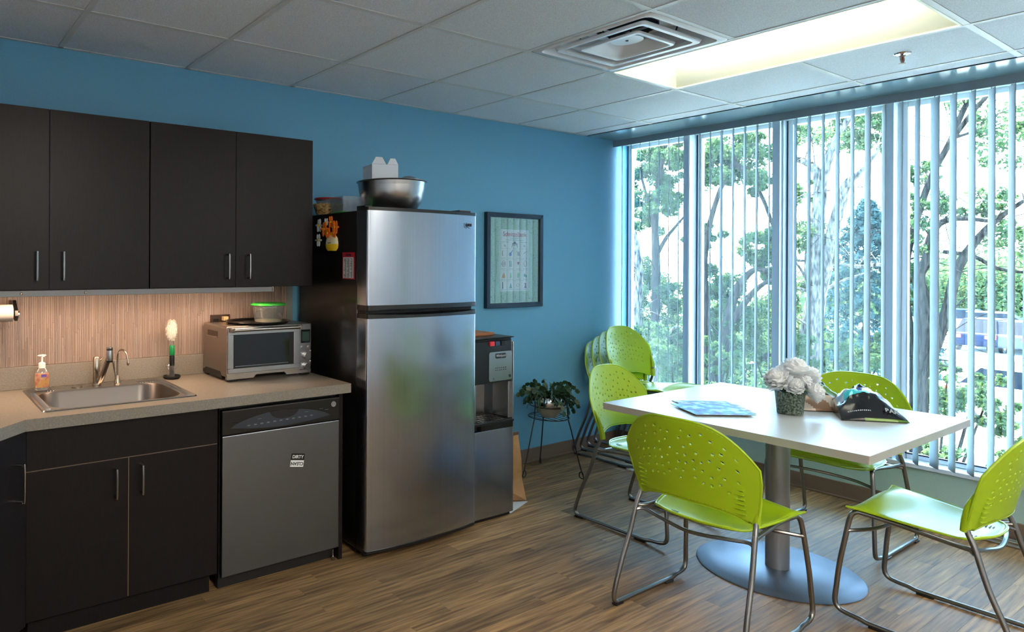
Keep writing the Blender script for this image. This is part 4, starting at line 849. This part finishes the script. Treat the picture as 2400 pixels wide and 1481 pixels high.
        MB().box(.065, .125, y1-.012, y1+.012, .0004, .010).build('glide', m_black, t, off=(0,0,0), bevel=.003); MB().box(-.295, -.245, y1-.012, y1+.012, .0004, .010).build('glide', m_black, t, off=(0,0,0), bevel=.003)
    MB().tube([(.204,-.235,.35), (.185,-.215,.352), (.145,-.13,.355), (.130,0,.356), (.145,.13,.355), (.185,.215,.352), (.204,.235,.35)], .0075, 8, smoothn=4).build('front_bar', m_tube, t, smooth=True, off=(0,0,0))
    MB().tube([(-.185,-.234,.385), (-.160,-.205,.392), (-.178,-.13,.385), (-.192,0,.372), (-.178,.13,.385), (-.160,.205,.392), (-.185,.234,.385)], .0075, 8, smoothn=4).build('rear_bar', m_tube, t, smooth=True, off=(0,0,0))
    return t
ch = make_chair('lime green chair nearest the camera at the table, its perforated back towards us', 'lime chairs at the table')
ch.location = (-2.052, -1.814, 0)
def putchair(x, y, z, rz, label, group):
    c = copy_tree(ch); c.location = (x, y, z); c.rotation_euler = (0, 0, rz); c['label'] = label; c['group'] = group; return c
putchair(-1.391, -1.135, 0, -PI/2, 'lime green chair at the far left side of the table, in front of the stack', 'lime chairs at the table')
putchair(-.728, -1.735, 0, PI, 'lime green chair between the table and the window, behind the snack bags', 'lime chairs at the table')
putchair(-1.395, -2.318, 0, PI/2, 'lime green chair at the right edge of the picture, seat tucked towards the table', 'lime chairs at the table')
SL = ['lowest lime green chair of the stack in the corner, its back edge furthest left', 'second lime green chair up in the corner stack', 'third lime green chair up in the corner stack, just under the topmost', 'topmost lime green chair of the corner stack, its full perforated back showing']
for k in range(4): putchair(-.345, -.335-.058*k, .042*k, -PI/2, SL[k], 'stacked lime chairs in the corner')

# ------------------------------------------------------------------ on the table
ZT = .7402
def cover(name, c1, c2, c3, sc_):
    m_ = M(name, c1, .55, spec=.3); _, _, r_ = tex(m_, sc_, c1, c2, detail=6, pos=(.38, .62), space='Object'); r_.color_ramp.elements.new(.5).color = lin(c3); return m_
mg = [((-1.575, -1.535), -.62, .20, .26, ZT, cover('cover_teal', (40, 90, 120), (180, 200, 150), (60, 130, 150), 22), 'teal and yellow illustrated magazine at the bottom of the fanned pile'),
      ((-1.622, -1.588), -.74, .21, .27, ZT+.0032, cover('cover_grey', (70, 90, 120), (206, 206, 206), (110, 120, 140), 26), 'grey and pink illustrated magazine in the middle of the fanned pile'),
      ((-1.683, -1.606), -.59, .235, .268, ZT+.0064, cover('cover_blue', (20, 60, 130), (150, 214, 220), (40, 130, 180), 16), 'bright blue illustrated magazine on top of the pile on the table')]
for (c_, an, h_, w_, z_, mt_, lb) in mg:
    t = thing('magazine', lb, 'magazine', (c_[0], c_[1], z_), an, 'magazines fanned on the table')
    B(-w_/2, w_/2, -h_/2, h_/2, .0026, .0030).build('cover', mt_, t, off=(0,0,0)); B(-w_/2+.001, w_/2-.001, -h_/2+.001, h_/2-.001, 0.0001, .0026).build('pages', m_whitep, t, off=(0,0,0))

fc = Vector((-1.430, -1.822, ZT)); 
fp_ = thing('flower_pot', 'bunch of white peonies in a speckled dark green tin pot', 'flowers', fc)
m_tin = M('mossy_tin', (78, 92, 84), .45, .3); tex(m_tin, 130, (44, 56, 48), (120, 134, 124), pos=(.4, .62))
MB().lathe([(1e-7,.001),(.049,.001),(.050,.004),(.059,.098),(.061,.100),(.060,.103),(.057,.100),(.055,.09),(1e-7,.088)], fc, 40).lathe([(.0505,.008),(.0515,.011),(.051,.014)], fc, 40).build('pot', m_tin, fp_, smooth=True)
m_pet = translucent('peony_petal', (236, 238, 240), (240, 244, 246), .25)
tow = -fwd
def bloom(u, v, dz, r_):                                     # bloom centre a little nearer / farther than the pot axis
    Zd = (fc-Vector((CX,CY,CZ))).dot(fwd)-dz; c = Vector((CX,CY,CZ))+ray(u, v)*Zd; f = MB(); ax_ = (c-(fc+Vector((0,0,.06)))).normalized(); f.ell(c, r_*.5, r_*.5, r_*.5, 10, 8)
    for k_ in range(52):
        g_ = 1-(k_/52)*1.55; ph = k_*2.39996; s_ = math.sqrt(max(0, 1-g_*g_)); base = ax_.orthogonal().normalized(); b2 = ax_.cross(base)
        d_ = (ax_*g_+(base*math.cos(ph)+b2*math.sin(ph))*s_).normalized(); side = d_.cross(ax_) if s_ > .1 else base; side.normalize(); u3 = side.cross(d_).normalized()
        pr = r_*(.86+.2*random.random()); hw = r_*.52; c1 = c+d_*r_*.42
        def pet(a_, b_, c1=c1, d_=d_, side=side, u3=u3, pr=pr, hw=hw):
            t_ = (a_-.5)*2; w2 = hw*math.sin(PI*(.18+.72*b_))**.8; q_ = c1+side*t_*w2*(1+.12*math.sin(b_*9))+u3*(b_-.2)*r_*.62+d_*(pr*.55*b_-abs(t_)**2*r_*.10*b_+.004*b_*math.sin(a_*23+k_)); return q_
        f.grid(pet, 5, 4)
    return f.build('bloom', m_pet, fp_, smooth=True)
for (u, v, dz, r_) in ((1824, 893, .02, .056), (1862, 871, -.02, .060), (1893, 884, -.035, .050), (1860, 908, .045, .040), (1903, 921, .035, .046), (1835, 880, -.045, .045), (1880, 898, .0, .040)): bloom(u, v, dz, r_)
lf = MB()
for k_ in range(16):
    a_ = k_*2.4; b_ = fc+Vector((.03*math.cos(a_), .03*math.sin(a_), .095)); e_ = fc+Vector((.085*math.cos(a_), .085*math.sin(a_), .11+.02*math.sin(k_*3))); sd_ = Vector((-math.sin(a_), math.cos(a_), 0))*.012
    mdl = (b_+e_)/2+Vector((0,0,.012)); lf.add([b_, mdl+sd_, e_, mdl-sd_, mdl+Vector((0,0,.003))], [(0,1,4),(1,2,4),(2,3,4),(3,0,4)])
lf.build('leaves', M('peony_leaf', (40, 62, 36), .5), fp_)

# snack bags: pillow shapes with crimped ends, standing propped on the table
def snackbag(name, label, base_l, base_r, back, hgt, mats, seed, topw=.62, lean=.5):
    bl, br_2, bk_2 = Vector(base_l), Vector(base_r), Vector(back); t = thing('snack_bag', label, 'snack bag', ((bl+br_2+bk_2)/3).to_tuple(), group='snack bags on the table'); t.location.z = ZT
    rs_ = random.Random(seed); ux_ = (br_2-bl); uy_ = bk_2-(bl+br_2)/2; ph = [rs_.uniform(0, 6) for _ in range(8)]
    def top(a_, b_):                                          # a across, b from the front crimp over the top to the mouth
        s_ = a_-.5; wdt = 1-(1-topw)*b_**1.0; prof = math.sin(min(1, b_*1.05)*PI*.62)**.9*hgt
        puff = 1-(abs(2*s_))**2.6; z_ = prof*(.42+.58*puff)+.006*math.sin(a_*17+ph[0]+b_*4)*b_+(.007*math.sin(a_*9+b_*13+ph[1])+.006*abs(math.sin(a_*14-b_*11+ph[4]))-.004*abs(math.sin(a_*25+b_*19+ph[5])))*min(1, max(0, (b_-.22)/.25))
        if b_ > .8: z_ = z_*1+.018*math.sin(a_*8+ph[2])*(b_-.8)/.2
        p_ = bl+ux_*(.5+s_*wdt)+uy_*(b_*.78+.02*math.sin(a_*6+ph[3])*b_); p_.z = ZT+.004+max(0, z_); return p_
    def bot(a_, b_):
        s_ = a_-.5; wdt = 1-(1-topw)*b_**1.0; p_ = bl+ux_*(.5+s_*wdt)+uy_*(b_*.78+.02*math.sin(a_*6+ph[3])*b_); q_ = top(a_, b_); p_.z = ZT+.0015+(max(0, q_.z-ZT-.004)*.96*max(0, (b_-.86)/.14) if b_ > .86 else 0)+(q_.z-ZT-.004)*.0; return p_
    f1 = MB(); N1, N2 = 28, 26
    f1.grid(top, N1, N2); n1 = len(f1.f)
    for idx in range(n1):
        j, i = divmod(idx, N1); a_, b_ = (i+.5)/N1, (j+.5)/N2; f1.mi[idx] = mats[1](a_, b_)
    f1.grid(bot, N1, N2, True)
    sdz = len(f1.v)
    for aa in (0, 1): f1.grid(lambda p_, q_, aa=aa: top(aa, q_).lerp(bot(aa, q_), p_), 1, N2)
    f1.grid(lambda p_, q_: top(q_, 0).lerp(bot(q_, 0), p_), 1, N1)
    o = f1.build('wrapper', mats[0], t, smooth=True)
    return t, top
k_blk = M('foil_black', (20, 20, 22), .22, .2); k_cy = M('foil_cyan', (70, 190, 200), .2, .3); k_br = M('foil_brown', (150, 96, 62), .25, .2); k_gr = M('foil_green', (84, 118, 40), .3, .1); k_wh = M('foil_silver', (190, 196, 204), .2, .6); k_bl = M('foil_blue', (40, 80, 150), .22, .3)
def pA(a_, b_):
    if b_ < .06 and a_ > .35: return 3 if b_ < .04 else 0
    if b_ < .50: return 0
    if b_ < .66 and .15 < a_ < .85: return 1 if a_ < .6 or b_ < .58 else 4
    if b_ < .80: return 5 if .3 < a_ < .55 else (2 if a_ > .55 and math.sin(a_*13+b_*22) > .2 else 4)
    return 2 if math.sin(a_*15+b_*9) > .55 else 0
def pB(a_, b_):
    if b_ < .30: return 5 if math.sin(a_*9+b_*8) > .1 else 2
    if b_ < .36: return 0
    if b_ < .70: return 3
    return 2 if b_ < .9 else 0
bagA, tA = snackbag('a', 'black snack bag with a blue-green picture, lying nearest the table corner', (-1.389,-2.005,ZT), (-1.205,-2.185,ZT), (-1.10,-1.93,ZT), .115, ([k_blk,k_cy,k_br,k_gr,k_wh,k_bl], pA), 3, .72)
bagB, tB = snackbag('b', 'brown and green snack bag lying behind the flower pot', (-1.330,-1.815,ZT), (-1.175,-1.975,ZT), (-1.08,-1.73,ZT), .105, ([k_blk,k_cy,M('foil_tan', (128, 100, 78), .3, .2),k_gr,k_wh,M('foil_pale', (190, 176, 160), .3, .2)], pB), 8, .80)
wr_ = [o for o in bagA.children][0]
pA0, pA1, pA2 = tA(.68, .15), tA(.86, .15), tA(.68, .25); xx = (pA1-pA0).normalized(); yy = (pA2-pA0); nn2 = xx.cross(yy).normalized(); yy = nn2.cross(xx)
rot = Matrix((xx, yy, nn2)).transposed().to_euler()
tt = text('BAK', .028, k_wh, None, (0,0,0), rot, ext=.0004, align='LEFT', bold=.001); tt.parent = wr_; tt.location = Vector(pA0)+nn2*.011-org(bagA)
q0 = tA(.12, .14); mk = MB(); rs = random.Random(2); e = 0
q1_, q2_ = tA(.52, .14), tA(.12, .2); xx = (q1_-q0); LL = xx.length; xx.normalize(); yy = (q2_-q0).normalized(); n3 = xx.cross(yy).normalized()
while e < LL-.01:
    w_ = rs.uniform(.003, .007); t_ = e/LL*.40+.12; b0 = tA(t_, .14)+n3*.0022; 
    mk.add([b0, b0+xx*w_, b0+xx*w_+yy*.006, b0+yy*.006], [(0,1,2,3)]); e += w_+.0025
mk.build('small_print', k_wh, wr_)
b0 = tA(.62, .44); 
mk = MB(); c_ = [tA(.66, .44)+n3*.003, tA(.84, .44)+n3*.003, tA(.84, .56)+n3*.003, tA(.66, .56)+n3*.003]; mk.add(c_, [(0,1,2,3)]); mk.build('badge', k_wh, wr_, solid=.0006)
mk = MB(); c_ = [tA(.70, .47)+n3*.0042, tA(.80, .47)+n3*.0042, tA(.80, .53)+n3*.0042, tA(.70, .53)+n3*.0042]; mk.add(c_, [(0,1,2,3)]); mk.build('badge_centre', k_gr, wr_, solid=.0006)

# metal raceway along the window wall floor
tag(MB().box(-.135, -.024, -4.9, -2.02, .0, .012).box(-.125, -.035, -4.9, -2.02, .012, .028).box(-.10, -.06, -4.9, -2.02, .028, .034).build('floor_raceway', m_steelh, None, bevel=.003), 'low ribbed metal raceway on the floor along the window wall', 'raceway')

# ------------------------------------------------------------------ outdoors
GZ = -3.0
tag(B(.6, 160, -60, 90, GZ-.2, GZ).build('ground', m_ground), kind='structure')
def leaves(parent, name, mat, blobs, n_, size, seed, clump=0):
    rg = np.random.default_rng(seed)
    if clump: blobs = [(b[0]+q[0]*b[3], b[1]+q[1]*b[3], b[2]+q[2]*b[3]*.8, b[3]*rg.uniform(.18, .42)) for b in blobs for q in rg.uniform(-.85, .85, (clump, 3))]
    wts = np.array([b[3] if len(b) < 6 else b[3]*b[4]*b[5] for b in blobs]); idx = rg.integers(0, len(blobs), n_)
    cen = np.array([b[:3] for b in blobs])[idx]; rad = np.array([b[3] for b in blobs])[idx]
    d = rg.normal(size=(n_, 3)); d /= np.linalg.norm(d, axis=1)[:, None]; p_ = cen+d*(rad*rg.random(n_)**.45)[:, None]*np.array([1, 1, .8])
    a_ = rg.normal(size=(n_, 3)); a_ /= np.linalg.norm(a_, axis=1)[:, None]; b_ = np.cross(a_, rg.normal(size=(n_, 3))); b_ /= np.linalg.norm(b_, axis=1)[:, None]
    s_ = (size*(.6+.8*rg.random(n_)))[:, None]; V = np.stack([p_-a_*s_, p_+b_*s_*.55, p_+a_*s_, p_-b_*s_*.55], 1).reshape(-1, 3)-np.array(org(parent))
    me = bpy.data.meshes.new(name); me.vertices.add(n_*4); me.vertices.foreach_set('co', V.astype(np.float32).ravel()); me.loops.add(n_*4); me.loops.foreach_set('vertex_index', np.arange(n_*4, dtype=np.int32))
    me.polygons.add(n_); me.polygons.foreach_set('loop_start', np.arange(0, n_*4, 4, dtype=np.int32)); me.materials.append(mat); me.update(); me.validate()
    o = bpy.data.objects.new(name, me); C.objects.link(o); o.parent = parent; o['kind'] = 'stuff'; return o
def wp(u, v, x): return at(u, v, 0, x)
def tree(name, label, x, limbs, blobs, n_, size, mat, bark, seed, group='trees outside the window', cat='tree'):
    b0 = wp(*limbs[0][0][:2], x); t = thing(name, label, cat, (b0.x, b0.y, GZ), group=group); trunk = MB(); rs_ = random.Random(seed)
    for li, (pts) in enumerate(limbs):
        P3 = []; R3_ = []
        for k_, (u, v, r_) in enumerate(pts): xo = x+(0 if li == 0 else .35*math.sin(li*2.1)*k_/len(pts)); P3.append(wp(u, v, xo)); R3_.append(r_*.74)
        if li == 0 and P3[0].z > GZ: P3 = [Vector((P3[0].x, P3[0].y, GZ))]+P3; R3_ = [R3_[0]*1.15]+R3_
        trunk.tube(P3, R3_, 9, smoothn=4)
        for k_ in range(len(P3)*2):                              # twigs
            p_ = P3[rs_.randrange(len(P3))]; d_ = Vector((rs_.uniform(-1,1), rs_.uniform(-1,1), rs_.uniform(-.3,1))).normalized(); L_2 = rs_.uniform(.4, 1.2)
            trunk.tube([p_, p_+d_*L_2*.5+Vector((0,0,.05)), p_+d_*L_2], [R3_[-1]*.28, .004], 5, smoothn=2)
    trunk.build('trunk', bark, t, smooth=True)
    if blobs: leaves(t, 'foliage', mat, [tuple(wp(u, v, x+dx))+(r_,) for (u, v, dx, r_) in blobs], int(n_*3.2), size*.62, seed, 14)
    return t
tree('tree', 'tree with dark forked trunk outside the right-hand window', 7.5,
     [[(2150,1010,.17),(2150,900,.165),(2150,830,.16)],
      [(2148,850,.13),(2128,780,.11),(2118,690,.09),(2122,610,.08),(2140,540,.06)],
      [(2152,850,.13),(2172,790,.12),(2168,720,.11),(2152,650,.10),(2172,610,.09),(2182,560,.08),(2200,525,.06),(2250,512,.045),(2330,520,.03)],
      [(2160,880,.11),(2195,800,.10),(2222,720,.09),(2240,640,.08),(2275,580,.07),(2330,520,.05),(2400,470,.03)],
      [(2140,540,.06),(2180,420,.055),(2225,335,.05),(2262,250,.045),(2310,180,.03)],
      [(2225,335,.045),(2290,250,.04),(2350,190,.02)], [(2232,325,.03),(2300,302,.02)], [(2210,590,.04),(2280,600,.035),(2340,630,.03),(2420,640,.02)]],
     [(2130,560,0,.35),(2140,700,.4,.3),(2330,260,.6,.5),(2390,330,.3,.5),(2180,480,0,.25),(2150,400,.4,.3),(2300,480,.2,.3),(2390,560,.5,.4),(2130,640,.2,.25)], 2600, .05, m_leaf, m_bark, 11)
tree('tree', 'pale-barked leaning tree outside the third window', 8.5,
     [[(1880,930,.26),(1890,860,.24),(1903,770,.22),(1912,690,.20),(1906,620,.18),(1912,540,.17)],
      [(1912,540,.15),(1922,450,.13),(1912,400,.10),(1885,378,.08),(1850,370,.06)],
      [(1915,720,.13),(1938,620,.12),(1952,540,.12),(1972,470,.11),(1985,430,.09),(2020,400,.05),(2060,350,.03)],
      [(1922,450,.10),(1945,360,.09),(1975,300,.07),(2010,250,.06),(2060,220,.04)],
      [(1860,610,.03),(1950,615,.03),(2010,625,.04),(2060,620,.04),(2120,630,.03)]],
     [(1870,560,0,.4),(1860,700,.4,.4),(1940,300,0,.5),(2010,260,.3,.45),(2040,320,.3,.3),(1875,780,.8,.4),(1880,450,.5,.3),(2060,250,.4,.35)], 4200, .055, m_leaf2, m_barkp, 12)
tree('tree', 'arching dark-limbed tree outside the second window', 7.0,
     [[(1668,960,.16),(1680,880,.15),(1695,800,.13)],
      [(1695,800,.11),(1708,740,.10),(1722,690,.10),(1742,655,.08),(1770,632,.06),(1800,640,.05),(1830,672,.03)],
      [(1695,820,.09),(1715,760,.08),(1752,700,.07),(1790,665,.045),(1830,650,.03)],
      [(1655,860,.10),(1655,740,.09),(1650,640,.07),(1660,540,.06),(1690,440,.05),(1730,360,.04)],
      [(1720,380,.06),(1760,420,.05),(1790,470,.04),(1815,540,.03)]],
     [(1700,370,0,.55),(1760,350,.3,.5),(1660,400,.2,.35),(1780,430,0,.3),(1650,560,.5,.3),(1800,560,.4,.35),(1740,760,.8,.6),(1790,740,.5,.5),(1700,660,.9,.5),(1660,700,1.2,.4),(1810,620,.6,.4)], 11000, .055, m_leaf, m_bark, 13)
tree('tree', 'slender leafy tree outside the first window by the corner', 8.0,
     [[(1530,900,.13),(1535,780,.12),(1538,640,.11),(1536,520,.09),(1545,420,.07),(1560,340,.05)],
      [(1538,600,.06),(1560,560,.05),(1580,535,.04),(1610,500,.02)], [(1537,560,.05),(1520,480,.04),(1500,400,.03)]],
     [(1500,400,0,.5),(1540,360,.3,.5),(1580,390,0,.4),(1490,520,.3,.45),(1530,480,0,.5),(1560,470,.5,.3),(1500,640,.4,.5),(1550,680,.2,.45),(1490,760,.6,.5),(1580,740,.6,.5),(1540,820,.4,.5),(1590,820,.6,.5)], 15000, .05, m_leaf, m_bark, 14)
tree('tree', 'white-barked trunk low in the first window', 7.2, [[(1500,960,.15),(1500,850,.13),(1492,740,.12),(1498,640,.10),(1485,540,.07)], [(1530,960,.12),(1535,860,.10),(1550,800,.05),(1590,760,.03)]],
     [(1490,700,.4,.3),(1560,860,.6,.4)], 1500, .05, m_leaf2, m_barkp, 15)
# spruce
sb = wp(2030, 800, 17); spz = thing('spruce_tree', 'blue-green spruce tree beyond the third window', 'tree', (sb.x, sb.y, GZ), group='trees outside the window')
MB().tube([(sb.x, sb.y, GZ), (sb.x, sb.y, 3.6)], [.14, .02], 8).build('trunk', m_bark, spz)
nb = []
for k_ in range(170):
    t_ = (k_/170); z_ = -2.3+5.6*t_; R_ = 1.9*(1-t_)**.8+.1; a_ = k_*2.4; 
    for s_ in (.35, .6, .85, 1): nb.append((sb.x+R_*s_*math.cos(a_), sb.y+R_*s_*math.sin(a_), z_-.25*s_, .12))
leaves(spz, 'foliage', m_needle, nb, 26000, .05, 16)
# low shrubs under the windows
def shrub(label, x, y, z, r_, n_, mat, seed, hgt=1.3, size=.05):
    t = thing('shrub', label, 'shrub', (x, y, GZ), group='shrubs outside the window'); rg = random.Random(seed); st_ = MB()
    for k_ in range(9): a_ = k_*.7; st_.tube([(x, y, GZ), (x+r_*.3*math.cos(a_), y+r_*.3*math.sin(a_), (GZ+z)/2), (x+r_*.7*math.cos(a_), y+r_*.7*math.sin(a_), z+hgt*.2)], [.03, .01], 5, smoothn=2)
    st_.build('stem', m_bark, t)
    leaves(t, 'foliage', mat, [(x+rg.uniform(-r_, r_), y+rg.uniform(-r_, r_), z+rg.uniform(-hgt, hgt*.6), .30) for _ in range(26)], n_*2, size*.66, seed, 4); return t
SH = [(3.6,-1.75,-.9,.55,'leafy shrub just below the right-hand window',3200,m_leaf,.6), (3.4,-2.5,-1.4,.6,'leafy shrub at the far right below the window',3000,m_leaf,.6), (4.4,-.6,-1.3,.8,'pale leafy shrub below the third window',5200,m_leaf2,.8), (4.6,.7,-.9,.8,'shrub below the second window',6500,m_leaf2,.8),
      (5.2,1.9,-.8,.9,'dense shrub below the first window',7000,m_leaf,.9), (6.5,3.2,-.5,1.1,'tall shrub behind the first window trees',7500,m_leaf,1.3), (7.5,1.6,-.4,1.1,'tall shrub behind the second window trees',7000,m_leaf,1.2), (8.5,.4,-.6,.9,'green shrub beside the pale-barked tree',4500,m_leaf,1.0)]
for q, (x_, y_, z_, r_, lb, n_, mt_, hg) in enumerate(SH): shrub(lb, x_, y_, z_, r_, n_, mt_, 30+q, hg)
# distant trees
DT = [(1500,15,1.9),(1560,20,2.4),(1640,16,2.0),(1725,21,2.4),(1800,17,2.0),(1880,23,2.6),(1960,52,3.2),(2020,60,3.3),(2150,60,3.4),(2210,68,4.2),(2270,60,3.6),(2330,69,4.4),(2395,61,3.8),(2460,70,4.4),(2090,68,3.8)]
lbs = ['leftmost', 'second from the left', 'third from the left', 'fourth from the left', 'fifth from the left', 'sixth from the left', 'seventh from the left', 'eighth from the left', 'tenth from the left', 'eleventh from the left', 'twelfth from the left', 'thirteenth from the left', 'fourteenth from the left', 'rightmost', 'ninth from the left']
for q, (u, x_, r_) in enumerate(DT):
    c_ = wp(u, 640, x_); t = thing('background_tree', 'rounded green tree far behind the others, %s of the distant row' % lbs[q], 'tree', (c_.x, c_.y, GZ), group='distant row of trees')
    MB().tube([(c_.x, c_.y, GZ), (c_.x, c_.y, GZ+r_*.9)], [.2, .1], 7).build('trunk', m_bark, t); rg = random.Random(q)
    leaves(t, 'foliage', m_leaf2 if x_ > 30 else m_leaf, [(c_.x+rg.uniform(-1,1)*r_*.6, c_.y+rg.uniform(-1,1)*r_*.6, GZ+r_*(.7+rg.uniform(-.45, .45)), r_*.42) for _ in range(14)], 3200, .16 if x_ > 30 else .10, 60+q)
# far white building
fb = wp(2170, 700, 75); fbl = thing('white_building', 'long low white building far beyond the parking lot', 'building', (fb.x, fb.y, GZ))
MB().box(fb.x, fb.x+10, fb.y-16, fb.y+8, GZ, GZ+4.2).build('wall', m_whitep, fbl); MB().box(fb.x-.3, fb.x+10.3, fb.y-16.3, fb.y+8.3, GZ+4.2, GZ+4.6).build('roof', m_edge, fbl)
# cars
def car(u, x_, rz, body, label, tall=0):
    c_ = wp(u, 700, x_); t = thing('car', label, 'car', (c_.x, c_.y, GZ), rz, 'parked cars'); h1, h2 = .95, 1.5+tall
    bd = [(-2.25,.35),(-2.3,.6),(-2.25,.92),(-1.2,h1+.05),(1.9,h1+.08),(2.2,h1),(2.28,.6),(2.22,.32)]; MB().prismax([(a_, b_) for a_, b_ in bd], -.9, .9, 1).build('body', body, t, off=(0,0,0), bevel=.08)
    m_cg = M('car_glass', (16, 20, 26), .4, spec=.1) if 'car_glass' not in bpy.data.materials else bpy.data.materials['car_glass']; MB().add([(-1.15,-.82,h1),(2.05,-.82,h1),(1.55,-.66,h2),(-.45,-.66,h2),(-1.15,.82,h1),(2.05,.82,h1),(1.55,.66,h2),(-.45,.66,h2)], [(0,1,2,3),(4,5,6,7),(3,2,6,7),(0,3,7,4),(1,2,6,5)]).build('windows', m_cg, t, off=(0,0,0))
    MB().box(-.42, 1.5, -.67, .67, h2-.02, h2+.03).build('roof', body, t, off=(0,0,0), bevel=.02)
    for a_ in (-1.4, 1.4):
        for b_ in (-.93, .78): w_ = MB().cyl((a_, b_, .33), .33, 0, .15, 20, 1).build('wheel', m_blackm, t, off=(0,0,0)); MB().cyl((a_, b_-.01 if b_ < 0 else b_+.01, .33), .2, 0, .15, 16, 1).build('hub_cap', m_steelh, w_, off=(0,0,0))
    MB().box(2.2, 2.31, -.85, -.5, .72, .9).box(2.2, 2.31, .5, .85, .72, .9).build('tail_light', M('tail_red', (170, 24, 30), .3) if 'tail_red' not in bpy.data.materials else bpy.data.materials['tail_red'], t, off=(0,0,0))
c_dk = M('car_navy', (22, 28, 44), .5, spec=.05); c_wh = M('car_white', (205, 208, 214), .5, spec=.1); c_si = M('car_silver', (60, 64, 72), .5, spec=.05); c_bl = M('car_blue', (30, 56, 104), .5, spec=.05)
car(2320, 44, math.radians(178), c_dk, 'dark navy estate car parked facing away beyond the lot', .15)
car(2398, 44, math.radians(178), c_si, 'grey car parked right of the navy one', .1)
car(2345, 54, math.radians(95), c_wh, 'white car parked side-on behind the navy one')
car(2405, 61, math.radians(170), c_wh, 'white car parked behind the grey one', .2)
car(2275, 56, math.radians(95), c_bl, 'blue car half hidden at the far left of the lot')
car(2045, 30, math.radians(95), c_dk, 'dark car parked behind the spruce tree')
car(2500, 22, math.radians(88), c_wh, 'white car parked nearest, low at the right edge of the window')
